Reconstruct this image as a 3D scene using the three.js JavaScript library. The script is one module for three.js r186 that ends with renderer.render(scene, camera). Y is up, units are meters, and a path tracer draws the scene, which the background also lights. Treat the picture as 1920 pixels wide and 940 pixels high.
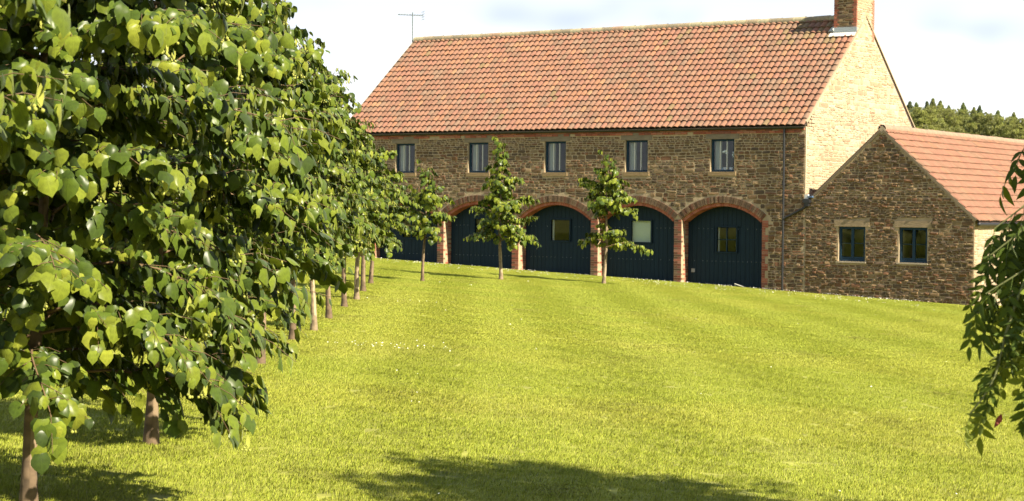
import * as THREE from 'three';
import { mergeGeometries } from 'three/addons/utils/BufferGeometryUtils.js';

// ---------------------------------------------------------------- camera, sky, sun, exposure
const scene = new THREE.Scene();
const camera = new THREE.PerspectiveCamera(14.772, 1920 / 940, 0.1, 3000);
camera.position.set(0, 1.65, 0);
camera.rotation.set(-0.0195, 0, 0.0103);
camera.setFocalLength && camera.updateProjectionMatrix();
camera.focus = 17;
camera.userData.fStop = 9;

const renderer = new THREE.WebGLRenderer({ antialias: true });
renderer.toneMapping = THREE.LinearToneMapping;
renderer.toneMappingExposure = 3.5;
renderer.shadowMap.enabled = true;
renderer.shadowMap.type = THREE.PCFSoftShadowMap;

const sunDir = new THREE.Vector3(0.758 * 0.788, 0.616, 0.652 * 0.788).normalize();
const sun = new THREE.DirectionalLight(new THREE.Color().setRGB(1, 0.89, 0.69), 4.6);
sun.position.copy(sunDir).multiplyScalar(150).add(new THREE.Vector3(5, 0, -45));
sun.target.position.set(5, 0, -45);
sun.castShadow = true;
sun.shadow.mapSize.set(4096, 4096);
Object.assign(sun.shadow.camera, { left: -60, right: 60, top: 60, bottom: -60, near: 1, far: 400 });
scene.add(sun, sun.target);

// ---------------------------------------------------------------- small tools
function rngOf(seed) {
  let a = seed >>> 0;
  return () => { a = (a + 0x6d2b79f5) >>> 0; let t = a; t = Math.imul(t ^ (t >>> 15), t | 1); t ^= t + Math.imul(t ^ (t >>> 7), t | 61); return ((t ^ (t >>> 14)) >>> 0) / 4294967296; };
}
const clamp = (x, a, b) => Math.min(b, Math.max(a, x)), mix = (a, b, t) => a + (b - a) * t, sstep = (x, a, b) => { const t = clamp((x - a) / (b - a), 0, 1); return t * t * (3 - 2 * t); };
const V3 = (x, y, z) => new THREE.Vector3(x, y, z);
function hash2(x, y, s) { let h = Math.imul(x | 0, 374761393) ^ Math.imul(y | 0, 668265263) ^ Math.imul(s | 0, 974711); h = Math.imul(h ^ (h >>> 13), 1274126177); return ((h ^ (h >>> 16)) >>> 0) / 4294967296; }
function vnoise(x, y, s = 0, per = 0) {
  const ix = Math.floor(x), iy = Math.floor(y), fx = x - ix, fy = y - iy, u = fx * fx * (3 - 2 * fx), v = fy * fy * (3 - 2 * fy), w = (k) => (per ? ((k % per) + per) % per : k);
  return mix(mix(hash2(w(ix), w(iy), s), hash2(w(ix + 1), w(iy), s), u), mix(hash2(w(ix), w(iy + 1), s), hash2(w(ix + 1), w(iy + 1), s), u), v);
}
function fbm(x, y, s = 0, per = 0, oct = 5) { let a = 0.5, t = 0, n = 0; for (let i = 0; i < oct; i++) { t += a * vnoise(x, y, s + i * 17, per); n += a; x *= 2; y *= 2; per *= 2; a *= 0.5; } return t / n; }

// ---------------------------------------------------------------- sky: bright hazy white low down, blue above, thin cloud everywhere
{
  const W = 1024, H = 512, data = new Float32Array(W * H * 4);
  for (let j = 0; j < H; j++) {
    const el = ((j + 0.5) / H - 0.5) * Math.PI, y = Math.sin(el), e = Math.max(0, el * 57.2958);
    const hz = Math.exp(-e / 15);
    for (let i = 0; i < W; i++) {
      const az = ((i + 0.5) / W) * Math.PI * 2, k = 1 / (Math.max(y, 0) + 0.10);
      const cx = Math.cos(az) * Math.cos(el) * k, cz = Math.sin(az) * Math.cos(el) * k;
      const n = fbm(cx * 1.1 + 40, cz * 1.1 + 40, 3, 0, 6), cl = sstep(n, 0.44, 0.66), dk = sstep(fbm(cx * 3.3 + 9, cz * 1.6 + 9, 61, 0, 5), 0.55, 0.8);
      const base = [mix(0.055, 0.40, hz), mix(0.095, 0.415, hz), mix(0.18, 0.42, hz)];
      const c = [0.42, 0.42, 0.42], o = (j * W + i) * 4;
      for (let q = 0; q < 3; q++) data[o + q] = mix(base[q], c[q], cl * 0.55) * (1 - dk * [0.30, 0.25, 0.22][q]);
      if (el < 0) for (let q = 0; q < 3; q++) data[o + q] = [0.20, 0.22, 0.16][q];
      data[o + 3] = 1;
    }
  }
  const t = new THREE.DataTexture(data, W, H, THREE.RGBAFormat, THREE.FloatType);
  t.mapping = THREE.EquirectangularReflectionMapping; t.magFilter = THREE.LinearFilter; t.minFilter = THREE.LinearFilter; t.wrapS = THREE.RepeatWrapping; t.needsUpdate = true;
  scene.background = t; scene.environment = t;
}

// ---------------------------------------------------------------- names, labels
const taken = {};
function numbered(n) { const k = taken[n] = (taken[n] ?? -1) + 1; return k ? n + '_' + String(k).padStart(3, '0') : n; }
function tag(o, label, category, group, kind) { if (label) o.userData.label = label; if (category) o.userData.category = category; if (group) o.userData.group = group; if (kind) o.userData.kind = kind; return o; }
function top(o, name) { o.name = numbered(name); scene.add(o); return o; }
function shade(o) { o.castShadow = true; o.receiveShadow = true; return o; }
function part(name, geo, mat, parent, label) { const m = shade(new THREE.Mesh(geo, mat)); m.name = name; if (label) m.userData.label = label; parent.add(m); return m; }

// ---------------------------------------------------------------- textures
function tex(size, fn, srgb = false, rep = 1) {
  const d = new Uint8Array(size * size * 4);
  for (let j = 0; j < size; j++) for (let i = 0; i < size; i++) { const c = fn((i + 0.5) / size, (j + 0.5) / size), o = (j * size + i) * 4; for (let q = 0; q < 3; q++) d[o + q] = clamp(Math.round((c.length ? c[q] : c) * 255), 0, 255); d[o + 3] = 255; }
  const t = new THREE.DataTexture(d, size, size); t.wrapS = t.wrapT = THREE.RepeatWrapping; t.magFilter = THREE.LinearFilter; t.minFilter = THREE.LinearMipmapLinearFilter; t.generateMipmaps = true;
  if (srgb) t.colorSpace = THREE.SRGBColorSpace; t.repeat.set(rep, rep); t.needsUpdate = true; return t;
}
const T = {
  grit: tex(512, (u, v) => { const a = fbm(u * 8, v * 8, 1, 8, 6), b = vnoise(u * 128, v * 128, 5, 128); const g = 0.62 + 0.36 * (a - 0.5) * 2 + 0.12 * (b - 0.5); return g; }),
  gritCol: tex(512, (u, v) => { const a = fbm(u * 6, v * 6, 11, 6, 6), b = vnoise(u * 90, v * 90, 7, 90), c = fbm(u * 4, v * 4, 29, 4, 4); const g = 0.84 + 0.5 * (a - 0.5) + 0.12 * (b - 0.5); return [g, g - 0.05 * (c - 0.5), g - 0.12 * (c - 0.5)]; }),
  bark: tex(256, (u, v) => { const a = fbm(u * 6, v * 24, 41, 24, 4), c = fbm(u * 5, v * 5, 77, 5, 5), p = sstep(c, 0.56, 0.64); const g = 0.42 + 0.5 * (a - 0.5); return [mix(g, 0.86, p * 0.7), mix(g * 0.92, 0.84, p * 0.7), mix(g * 0.78, 0.74, p * 0.7)]; }),
  wood: tex(256, (u, v) => { const a = fbm(u * 32, v * 3, 91, 32, 4); return 0.75 + 0.4 * (a - 0.5); }),
  leaf: tex(128, (u, v) => { const x = Math.abs(u - 0.5), r = Math.exp(-x * x * 2600); const q = (v - x * 0.9) * 8, s = Math.abs(q - Math.round(q)); const vein = Math.max(r, 0.7 * Math.exp(-s * s * 130) * sstep(0.48 - x, 0, 0.15)); const n = fbm(u * 6, v * 6, 19, 6, 4); const g = 0.76 + 0.36 * (n - 0.5); return [mix(g, 1, vein * 0.7), mix(g, 1, vein * 0.6), mix(g * 0.95, 1, vein * 0.6)]; }),
  ground: tex(512, (u, v) => { const a = fbm(u * 6, v * 6, 33, 6, 6), b = vnoise(u * 160, v * 160, 35, 160); const g = 0.7 + 0.6 * (a - 0.5) + 0.3 * (b - 0.5); return [g, g, g * 0.9]; }),
};
const rgb = (r, g, b) => new THREE.Color().setRGB(r, g, b);
function std(c, rough = 0.9, more = {}) { return new THREE.MeshStandardMaterial({ color: Array.isArray(c) ? rgb(...c) : c, roughness: rough, ...more }); }
const gritty = { map: T.gritCol, bumpMap: T.grit, bumpScale: 0.012 };
const stoneMat = (c, b = 0.012) => std(c, 0.95, { map: T.gritCol, bumpMap: T.grit, bumpScale: b });

// ---------------------------------------------------------------- merging many small pieces
function bake(items) { // items: {g (non-indexed), m (Matrix4), c ([r,g,b])}
  let n = 0; for (const it of items) n += it.g.attributes.position.count;
  const P = new Float32Array(n * 3), N = new Float32Array(n * 3), U = new Float32Array(n * 2), C = new Float32Array(n * 3), v = V3(), nm = new THREE.Matrix3();
  let o = 0;
  for (const it of items) {
    const p = it.g.attributes.position, nn = it.g.attributes.normal, uv = it.g.attributes.uv; nm.getNormalMatrix(it.m);
    for (let i = 0; i < p.count; i++, o++) {
      v.fromBufferAttribute(p, i).applyMatrix4(it.m); P[o * 3] = v.x; P[o * 3 + 1] = v.y; P[o * 3 + 2] = v.z;
      v.fromBufferAttribute(nn, i).applyMatrix3(nm).normalize(); N[o * 3] = v.x; N[o * 3 + 1] = v.y; N[o * 3 + 2] = v.z;
      if (uv) { U[o * 2] = uv.getX(i) + (it.du || 0); U[o * 2 + 1] = uv.getY(i) + (it.dv || 0); }
      const c = it.c || [1, 1, 1]; C[o * 3] = c[0]; C[o * 3 + 1] = c[1]; C[o * 3 + 2] = c[2];
    }
  }
  const g = new THREE.BufferGeometry();
  g.setAttribute('position', new THREE.BufferAttribute(P, 3)); g.setAttribute('normal', new THREE.BufferAttribute(N, 3)); g.setAttribute('uv', new THREE.BufferAttribute(U, 2)); g.setAttribute('color', new THREE.BufferAttribute(C, 3));
  return g;
}
const flat = (g) => { const r = g.index ? g.toNonIndexed() : g; r.computeVertexNormals(); return r; };
function boxG(w, h, d, x = 0, y = 0, z = 0) { const g = new THREE.BoxGeometry(w, h, d); g.translate(x, y, z); return g; }
// pieces: the `most` that show largest become meshes of their own under parent, the rest one part of kind stuff
function pieces(name, restName, items, mats, parent, most, restMat) {
  items.sort((a, b) => b.size - a.size);
  for (const it of items.slice(0, most)) { const m = shade(new THREE.Mesh(it.g, mats[it.k])); m.name = name; m.matrixAutoUpdate = false; m.matrix.copy(it.m); it.m.decompose(m.position, m.quaternion, m.scale); m.matrixAutoUpdate = true; parent.add(m); }
  const rest = items.slice(most);
  if (rest.length) { for (const it of rest) it.c = mats[it.k].color.toArray(); const r = part(restName, bake(rest), restMat, parent); r.userData.kind = 'stuff'; }
}
// swept tube collected into arrays
class GB {
  constructor() { this.p = []; this.n = []; this.u = []; this.i = []; }
  tube(pts, rad, sides = 6, vlen = 0) {
    const b = this.p.length / 3, fr = V3(0.3, 0.1, 0.95); let vv = vlen;
    pts.forEach((q, k) => {
      const t = pts[Math.min(k + 1, pts.length - 1)].clone().sub(pts[Math.max(k - 1, 0)]).normalize();
      const x = fr.clone().addScaledVector(t, -fr.dot(t)).normalize(), y = t.clone().cross(x);
      if (k) vv += q.distanceTo(pts[k - 1]);
      for (let s = 0; s <= sides; s++) {
        const a = (s / sides) * Math.PI * 2, d = x.clone().multiplyScalar(Math.cos(a)).addScaledVector(y, Math.sin(a));
        this.p.push(q.x + d.x * rad[k], q.y + d.y * rad[k], q.z + d.z * rad[k]); this.n.push(d.x, d.y, d.z); this.u.push((s / sides) * Math.max(0.15, rad[0] * 6), vv);
      }
    });
    const w = sides + 1;
    for (let k = 0; k + 1 < pts.length; k++) for (let s = 0; s < sides; s++) { const a = b + k * w + s; this.i.push(a, a + 1, a + w, a + 1, a + w + 1, a + w); }
    return this;
  }
  geo() { const g = new THREE.BufferGeometry(); g.setAttribute('position', new THREE.Float32BufferAttribute(this.p, 3)); g.setAttribute('normal', new THREE.Float32BufferAttribute(this.n, 3)); g.setAttribute('uv', new THREE.Float32BufferAttribute(this.u, 2)); g.setIndex(this.i); return g; }
}

// ---------------------------------------------------------------- ground
// the lawn falls gently to the right and a little away from the camera
const gy = (x, z) => { const cx = clamp(x, -30, 26), d = clamp(-z, -60, 130); return -0.054 * cx - 0.0045 * d + (fbm(x * 0.12 + 50, z * 0.12 + 50, 71, 0, 3) - 0.5) * 0.08; };
const gslope = new THREE.Quaternion().setFromUnitVectors(V3(0, 1, 0), V3(0.054, 1, -0.0045).normalize());
{
  const g = new THREE.PlaneGeometry(2, 2, 150, 150), p = g.attributes.position, uv = g.attributes.uv;
  for (let i = 0; i < p.count; i++) {
    const s = p.getX(i), t = p.getY(i), x = Math.sign(s) * (Math.abs(s) * 40 + Math.pow(Math.abs(s), 5) * 900), z = -45 + Math.sign(t) * (Math.abs(t) * 55 + Math.pow(Math.abs(t), 5) * 900);
    p.setXYZ(i, x, gy(x, z), z); uv.setXY(i, x * 0.4, z * 0.4);
  }
  const idx = g.index.array; for (let i = 0; i < idx.length; i += 3) { const a = idx[i]; idx[i] = idx[i + 1]; idx[i + 1] = a; }
  g.computeVertexNormals();
  if (g.attributes.normal.getY(0) < 0) { for (let i = 0; i < idx.length; i += 3) { const a = idx[i]; idx[i] = idx[i + 1]; idx[i + 1] = a; } g.computeVertexNormals(); }
  const m = top(shade(new THREE.Mesh(g, std([0.28, 0.29, 0.04], 1, { map: T.ground }))), 'ground');
  tag(m, 'gently sloping soil and turf beneath the mown lawn', null, null, 'structure');
}

// ================================================================ BARN (local frame: x = along the front to the right, y up, z out of the front)
const PSI = -0.5912, LY = 2.4; // local y of the eye level
const barn = top(new THREE.Group(), 'stone_barn');
barn.position.set(9.15, -0.75, -60.54); barn.rotation.y = PSI; barn.updateMatrixWorld();
tag(barn, 'long two-storey stone barn with red pantile roof, five arched doors and chimney', 'barn');
const BL = 18.65, BD = 9.07, EAVE = 2.907 + LY, RIDGE = 6.625 + LY;
const toBarn = (p) => barn.localToWorld(p.clone());
const camAt = camera.position;
const distB = (p) => toBarn(p).distanceTo(camAt);
const SP = 3.188, AU = 2.916, AW = 1.455, ARISE = 0.54, SPRING = -0.15 + LY, AR = (AW * AW + ARISE * ARISE) / (2 * ARISE), ACY = SPRING + ARISE - AR, RING = 0.225, WALL = 0.5;
const archX = [0, 1, 2, 3, 4].map((k) => -(AU + SP * k));
const winX = archX, WTOP = 2.44 + LY, WBOT = 1.39 + LY, WW = 0.854;

const M = {
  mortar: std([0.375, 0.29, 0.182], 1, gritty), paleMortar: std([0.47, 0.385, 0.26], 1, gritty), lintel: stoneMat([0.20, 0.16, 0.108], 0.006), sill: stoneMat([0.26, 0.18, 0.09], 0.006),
  wingLintel: stoneMat([0.27, 0.2, 0.12], 0.006), wingSill: stoneMat([0.36, 0.3, 0.22], 0.004),
  navy: new THREE.MeshPhysicalMaterial({ color: rgb(0.008, 0.024, 0.038), roughness: 0.65, specularIntensity: 0.35, map: T.wood, bumpMap: T.wood, bumpScale: 0.003 }), frame: new THREE.MeshPhysicalMaterial({ color: rgb(0.009, 0.03, 0.054), roughness: 0.6, specularIntensity: 0.4 }), white: std([0.5, 0.5, 0.46], 0.6), curtain: std([0.3, 0.31, 0.27], 0.95), blind: std([0.42, 0.47, 0.36], 0.95),
  black: std([0.012, 0.012, 0.014], 0.45), lead: std([0.28, 0.32, 0.35], 0.55, { bumpMap: T.grit, bumpScale: 0.004 }), whiteLead: std([0.5, 0.5, 0.48], 0.8, { bumpMap: T.grit, bumpScale: 0.004 }), metal: std([0.09, 0.115, 0.115], 0.6),
  under: std([0.05, 0.035, 0.03], 1), inside: std([0.3, 0.28, 0.24], 1), floor: std([0.07, 0.06, 0.05], 1), bolt: std([0.16, 0.19, 0.2], 0.5),
  glass: new THREE.MeshPhysicalMaterial({ color: rgb(0.92, 0.95, 0.96), roughness: 0.03, transmission: 1, thickness: 0, ior: 1.5, specularIntensity: 0.55 }),
  verge: std([0.36, 0.29, 0.19], 1, gritty), plate: std([0.2, 0.22, 0.23], 0.5),
};
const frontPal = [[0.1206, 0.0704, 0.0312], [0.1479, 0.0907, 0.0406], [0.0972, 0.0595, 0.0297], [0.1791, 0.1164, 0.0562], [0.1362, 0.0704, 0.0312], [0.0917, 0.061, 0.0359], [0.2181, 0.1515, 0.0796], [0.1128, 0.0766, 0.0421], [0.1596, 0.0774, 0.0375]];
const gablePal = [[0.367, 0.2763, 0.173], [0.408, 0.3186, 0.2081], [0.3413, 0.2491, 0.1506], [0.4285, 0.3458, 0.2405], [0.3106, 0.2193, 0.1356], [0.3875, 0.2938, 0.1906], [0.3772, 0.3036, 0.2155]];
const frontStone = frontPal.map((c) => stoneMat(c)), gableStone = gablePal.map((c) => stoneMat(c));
const restStone = std([1, 1, 1], 0.95, { vertexColors: true, map: T.gritCol, bumpMap: T.grit, bumpScale: 0.012 });
const brickPal = [[0.33, 0.098, 0.055], [0.27, 0.075, 0.042], [0.38, 0.135, 0.08], [0.23, 0.082, 0.055], [0.36, 0.16, 0.10]], brickMats = brickPal.map((c) => stoneMat(c, 0.004));
const dullPal = [[0.1318, 0.0731, 0.0387], [0.153, 0.0903, 0.0499], [0.1062, 0.0645, 0.0361], [0.187, 0.1204, 0.0688], [0.1445, 0.0602, 0.031]], dullMats = dullPal.map((c) => stoneMat(c, 0.004));
const tilePal = [[0.2211, 0.1087, 0.0653], [0.2026, 0.0994, 0.06], [0.235, 0.1133, 0.0662], [0.1865, 0.1026, 0.0619], [0.2096, 0.1133, 0.0694], [0.1796, 0.105, 0.0643], [0.2534, 0.1166, 0.0619], [0.1958, 0.1185, 0.0756], [0.228, 0.1041, 0.0653], [0.1796, 0.1194, 0.0558], [0.2626, 0.138, 0.0705], [0.53, 0.552, 0.492]];
const tileMats = tilePal.map((c) => std(c, 0.88, { map: T.gritCol, bumpMap: T.grit, bumpScale: 0.003 }));
const restTile = std([1, 1, 1], 0.88, { vertexColors: true, map: T.gritCol, bumpMap: T.grit, bumpScale: 0.003 });

// ---- rubble stones: unit shapes, 40 faces each
const stoneVar = [];
{
  const r = rngOf(11);
  for (let k = 0; k < 16; k++) {
    const n = 8, out = [], P = [];
    for (const [cx, cy] of [[0.5, 0.5], [0, 0.5], [-0.5, 0.5], [-0.5, 0], [-0.5, -0.5], [0, -0.5], [0.5, -0.5], [0.5, 0]]) { const corner = cx && cy, q = corner ? 1 - 0.24 * r() * r() - 0.03 : 1; out.push([cx * q + (cx ? 0 : (r() - 0.5) * 0.4), cy * (corner ? 1 - 0.3 * r() * r() : 1) + (cy ? (cx ? 0 : (r() - 0.5) * 0.1) : (r() - 0.5) * 0.4)]); }
    const rings = [[1, 0], [1, 0.5], [0.86, 1]], tx = (r() - 0.5) * 0.9, ty = (r() - 0.5) * 0.8;
    rings.forEach(([sc, z], j) => out.forEach(([x, y]) => { const q = j === 2 ? sc * (0.84 + 0.3 * r()) : sc; P.push([x * q, y * q, j === 2 ? 0.85 + tx * x + ty * y + (r() - 0.5) * 0.28 : j === 1 ? 0.42 + 0.22 * r() : 0]); }));
    P.push([(r() - 0.5) * 0.2, (r() - 0.5) * 0.2, 0.95 + 0.25 * r()]);
    const I = []; for (let j = 0; j < 2; j++) for (let i = 0; i < n; i++) { const a = j * n + i, b = j * n + (i + 1) % n; I.push(a, b, b + n, a, b + n, a + n); }
    for (let i = 0; i < n; i++) I.push(2 * n + i, 2 * n + (i + 1) % n, 3 * n);
    const g = new THREE.BufferGeometry(); g.setAttribute('position', new THREE.Float32BufferAttribute(P.flat(), 3)); g.setAttribute('uv', new THREE.Float32BufferAttribute(P.map(([x, y]) => [x * 0.28 + k * 0.13, y * 0.14 + k * 0.31]).flat(), 2)); g.setIndex(I);
    stoneVar.push(flat(g));
  }
}
function layRubble(r, x0, x1, y0, y1, blocked, hLo, hHi, wLo = 1.2, wHi = 3.1, joint = 0.018) {
  const out = []; let y = y0, row = 0;
  while (y < y1 - 0.02) {
    const h = Math.min(mix(hLo, hHi, Math.pow(r(), 1.4)), y1 - y + 0.01); let x = x0; row++;
    while (x < x1 - 0.03) {
      let w = Math.min(h * mix(wLo, wHi, Math.pow(r(), 1.5)) + 0.05, x1 - x); if (x1 - x - w < 0.08) w = x1 - x;
      const lift = (vnoise(x * 0.9, row * 0.11, 5) - 0.5) * 0.09, parts = r() < 0.34 && h > 0.115 ? [[0, 0.5], [0.5, 1]] : [[0, 1]];
      for (const [a, b] of parts) {
        const ya = y + lift + h * a, yb = y + lift + h * b, N = 12; let best = [0, 0], run = null;
        for (let i = 0; i < N; i++) { const sx = x + w * (i + 0.5) / N, bad = blocked(sx, ya) || blocked(sx, yb) || blocked(sx, (ya + yb) / 2); if (!bad) { if (run === null) run = i; if (i + 1 - run > best[1] - best[0]) best = [run, i + 1]; } else run = null; }
        const xa = x + w * best[0] / N, xb = x + w * best[1] / N;
        if (xb - xa > 0.07) out.push({ x: (xa + xb) / 2, y: (ya + yb) / 2, w: xb - xa - joint * (0.6 + 0.9 * r()), h: (yb - ya) - joint * (0.6 + 0.9 * r()) });
      }
      x += w;
    }
    y += h;
  }
  return out;
}
function stonesOn(r, list, plane, mats, relief, parent, most, weigh) {
  const items = list.map((s) => {
    const d = mix(relief[0], relief[1], Math.pow(r(), 1.6)) * (s.rel || 1) + 0.006, m = plane.clone().multiply(new THREE.Matrix4().makeTranslation(s.x, s.y, -0.006)).multiply(new THREE.Matrix4().makeRotationZ((r() - 0.5) * 0.14 + (r() < 0.5 ? Math.PI : 0))).multiply(new THREE.Matrix4().makeScale(s.w, s.h, d));
    const p = V3(s.x, s.y, 0).applyMatrix4(plane), big = weigh ? weigh(s, p) : 1;
    return { g: stoneVar[Math.floor(r() * stoneVar.length)], m, k: s.k ?? Math.floor(r() * mats.length), size: s.w * Math.min(s.h * 1.6, s.w) * big / distB(p) ** 2 };
  });
  pieces('stone', 'stonework', items, mats, parent, most, restStone);
}
const planeOf = (ex, ey, ez, o) => new THREE.Matrix4().makeBasis(ex, ey, ez).setPosition(o);
const FRONT = planeOf(V3(1, 0, 0), V3(0, 1, 0), V3(0, 0, 1), V3(0, 0, 0));
const SIDE = planeOf(V3(0, 0, -1), V3(0, 1, 0), V3(1, 0, 0), V3(0, 0, 0)); // x runs back along the gable

// ---- front wall with window holes and arched openings
function arcPts(cx, rad, half, n, rev) { const a0 = Math.asin(half / rad), o = []; for (let i = 0; i <= n; i++) { const a = mix(-a0, a0, i / n) * (rev ? -1 : 1); o.push(new THREE.Vector2(cx + Math.sin(a) * rad, ACY + Math.cos(a) * rad)); } return o; }
const BASE = -1.0;
let frontWall;
{
  const s = new THREE.Shape(); s.moveTo(0, BASE); s.lineTo(0, EAVE - 0.1); s.lineTo(-BL, EAVE - 0.1); s.lineTo(-BL, BASE);
  for (let k = 4; k >= 0; k--) { const cx = archX[k]; s.lineTo(cx - AW, BASE); for (const p of arcPts(cx, AR, AW, 22)) s.lineTo(p.x, p.y); s.lineTo(cx + AW, BASE); }
  s.closePath();
  for (const cx of winX) { const h = new THREE.Path(); h.moveTo(cx - WW / 2, WBOT); h.lineTo(cx - WW / 2, WTOP); h.lineTo(cx + WW / 2, WTOP); h.lineTo(cx + WW / 2, WBOT); h.closePath(); s.holes.push(h); }
  const g = new THREE.ExtrudeGeometry(s, { depth: WALL, bevelEnabled: false }); g.translate(0, 0, -WALL);
  frontWall = part('wall', g, M.mortar, barn, 'brown rubble stone front wall');
}
const LINT_H = 0.34;
const inArch = (x, y, add) => archX.some((cx) => { const dx = x - cx; if (Math.abs(dx) > AW + 0.30) return false; const rr = Math.hypot(dx, y - ACY); if (y > ACY + AR * Math.cos(Math.asin(AW / AR)) - 0.1) return rr < AR + RING + add; return Math.abs(dx) < AW + 0.2 + add; });
const blockedFront = (x, y) => {
  if (y > EAVE - 0.3 && y < EAVE - 0.1 + 1) return true;
  if (inArch(x, y, 0.012)) return true;
  if (x > -0.02 || x < -BL + 0.02) return true;
  for (const cx of winX) { const dx = Math.abs(x - cx); if (dx < WW / 2 + 0.012 && y > WBOT - 0.14 && y < WTOP + 0.02) return true; if (dx < WW / 2 + 0.17 && y >= WTOP - 0.01 && y < WTOP + LINT_H + 0.012) return true; if (dx < WW / 2 + 0.08 && y > WBOT - 0.14 && y < WBOT) return true; }
  return false;
};
{
  const r = rngOf(21), list = layRubble(r, -BL, -0.0, -0.9, EAVE - 0.28, blockedFront, 0.058, 0.165, 0.9, 2.7, 0.02).filter((s) => s.y > gy(...(() => { const p = toBarn(V3(s.x, 0, 0)); return [p.x, p.z]; })()) + 0.75 - 0.15);
  // red brick quoins turn up at the corner
  for (const q of list) q.rel = q.x > -1.35 ? 1.6 : q.y < 2.2 ? 1.15 : 1;
  stonesOn(r, list, FRONT, frontStone, [0.004, 0.026], frontWall, 300);
}
// lintels and sills
for (const cx of winX) {
  const g = new THREE.BoxGeometry(WW + 0.32, LINT_H, 0.12); const l = part('lintel', g, M.lintel, frontWall); l.position.set(cx, WTOP + LINT_H / 2, -0.038);
  const s = part('sill', new THREE.BoxGeometry(WW + 0.14, 0.12, 0.2), M.sill, frontWall); s.position.set(cx, WBOT - 0.062, -0.06);
}
// ---- brickwork: eaves course, arch rings, piers, corner quoins
const brickUnit = (() => { const g = new THREE.BoxGeometry(1, 1, 1); return flat(g); })();
const wedge = (a, r0, r1, z0, z1) => { // voussoir centred on the crown, half angle a
  const c = Math.cos(a), s = Math.sin(a), P = [[-s * r0, c * r0], [s * r0, c * r0], [s * r1, c * r1], [-s * r1, c * r1]], q = []; for (const z of [z0, z1]) for (const [x, y] of P) q.push(x, y, z);
  const g = new THREE.BufferGeometry(); g.setAttribute('position', new THREE.Float32BufferAttribute(q, 3)); g.setAttribute('uv', new THREE.Float32BufferAttribute(P.concat(P).flat(), 2));
  g.setIndex([4, 5, 6, 4, 6, 7, 1, 0, 3, 1, 3, 2, 0, 1, 5, 0, 5, 4, 2, 3, 7, 2, 7, 6, 1, 2, 6, 1, 6, 5, 3, 0, 4, 3, 4, 7]); return flat(g);
};
{
  const r = rngOf(31), red = [], dull = [];
  const put = (arr, x, y, z, w, h, d, k, mats) => { const p = V3(x, y, z); arr.push({ g: brickUnit, m: new THREE.Matrix4().makeTranslation(x, y, z).scale(V3(w, h, d)), k: k ?? Math.floor(r() * mats.length), size: w * h / distB(p) ** 2 }); };
  // eaves course of headers and stretchers, two high
  for (let row = 0; row < 2; row++) for (let x = -BL + (row ? 0.11 : 0); x < -0.05; x += 0.226) if (r() < (row ? 0.97 : 0.8)) put(red, x + 0.1, EAVE - 0.265 + row * 0.078, 0.004 + 0.01 * r(), 0.213, 0.066, 0.06, null, brickMats);
  // piers
  const aTop = SPRING - 0.01, co = 0.076;
  const pier = (xa, xb) => { // full width between two openings
    const w = xb - xa - 0.004, cx = (xa + xb) / 2, n = Math.floor((aTop + 0.9) / co);
    for (let i = 0; i < n; i++) {
      const y = aTop - (i + 0.5) * co, h = 0.064, j = () => (r() - 0.5) * 0.008;
      if (i % 2) { put(r() < 0.6 ? dull : red, cx + j(), y, -0.055 + 0.012, w, h, 0.108, null, brickMats); put(red, cx + j(), y, -0.12 - 0.085, w + 0.008, h, 0.165, null, brickMats); put(red, cx + j(), y, -0.3 - 0.085, w + 0.008, h, 0.165, null, brickMats); }
      else { put(dull, cx - w / 4 + j() / 2, y, -0.11 + 0.012, w / 2 - 0.01, h, 0.215, null, brickMats); put(red, cx + w / 4 + j() / 2, y, -0.11 + 0.012, w / 2 - 0.006, h, 0.215, null, brickMats); put(red, cx, y, -0.235 - 0.11, w + 0.008, h, 0.218, null, brickMats); }
    }
  };
  for (let k = 0; k < 4; k++) pier(archX[k + 1] + AW, archX[k] - AW);
  // toothed jambs at either end of the arcade
  for (const [x0, dir] of [[archX[0] + AW, 1], [archX[4] - AW, -1]]) for (let i = 0; i < 40; i++) { const y = aTop - (i + 0.5) * co, w = i % 6 < 3 ? 0.215 : 0.11; if (y > -0.9) { put(red, x0 + dir * (w / 2 - 0.002), y, -0.11 + 0.014, w, 0.064, 0.215, null, brickMats); put(red, x0 + dir * (0.05), y, -0.235 - 0.11, 0.11, 0.064, 0.218, null, brickMats); } }
  // arch rings: dull outer ring flush with the stones, brighter lining behind and below it
  const half = Math.asin(AW / AR), nO = 44, gO = wedge(half / nO * 0.86, AR + 0.004, AR + RING - 0.012, -0.2, 0.03), nI = 42, gI = wedge(half / nI * 0.88, AR - 0.105, AR + 0.0, -0.47, -0.035);
  for (const cx of archX) {
    for (let i = 0; i < nO; i++) { const a = mix(-half, half, (i + 0.5) / nO), m = new THREE.Matrix4().makeTranslation(cx, ACY, (r() - 0.5) * 0.012).multiply(new THREE.Matrix4().makeRotationZ(-a)); dull.push({ g: gO, m, k: Math.floor(r() * dullMats.length), size: 0.06 * 0.2 / distB(V3(cx, ACY + AR, 0)) ** 2 }); }
    for (let i = 0; i < nI; i++) { const a = mix(-half, half, (i + 0.5) / nI), m = new THREE.Matrix4().makeTranslation(cx, ACY, (r() - 0.5) * 0.008).multiply(new THREE.Matrix4().makeRotationZ(-a)); red.push({ g: gI, m, k: [0, 1, 2, 0][Math.floor(r() * 4)], size: 0.06 * 0.1 / distB(V3(cx, ACY + AR, 0)) ** 2 }); }
  }
  // brick quoins at the corner
  for (let i = 0; i < 60; i++) { const y = EAVE - 0.4 - i * 0.076, w = i % 6 < 3 ? 0.2 : 0.1; if (r() < 0.28 && y > 0.2) put(dull, -w / 2 + 0.004, y, -0.04 + 0.05 + 0.01 * r(), w, 0.062, 0.1, null, dullMats); }
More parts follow.
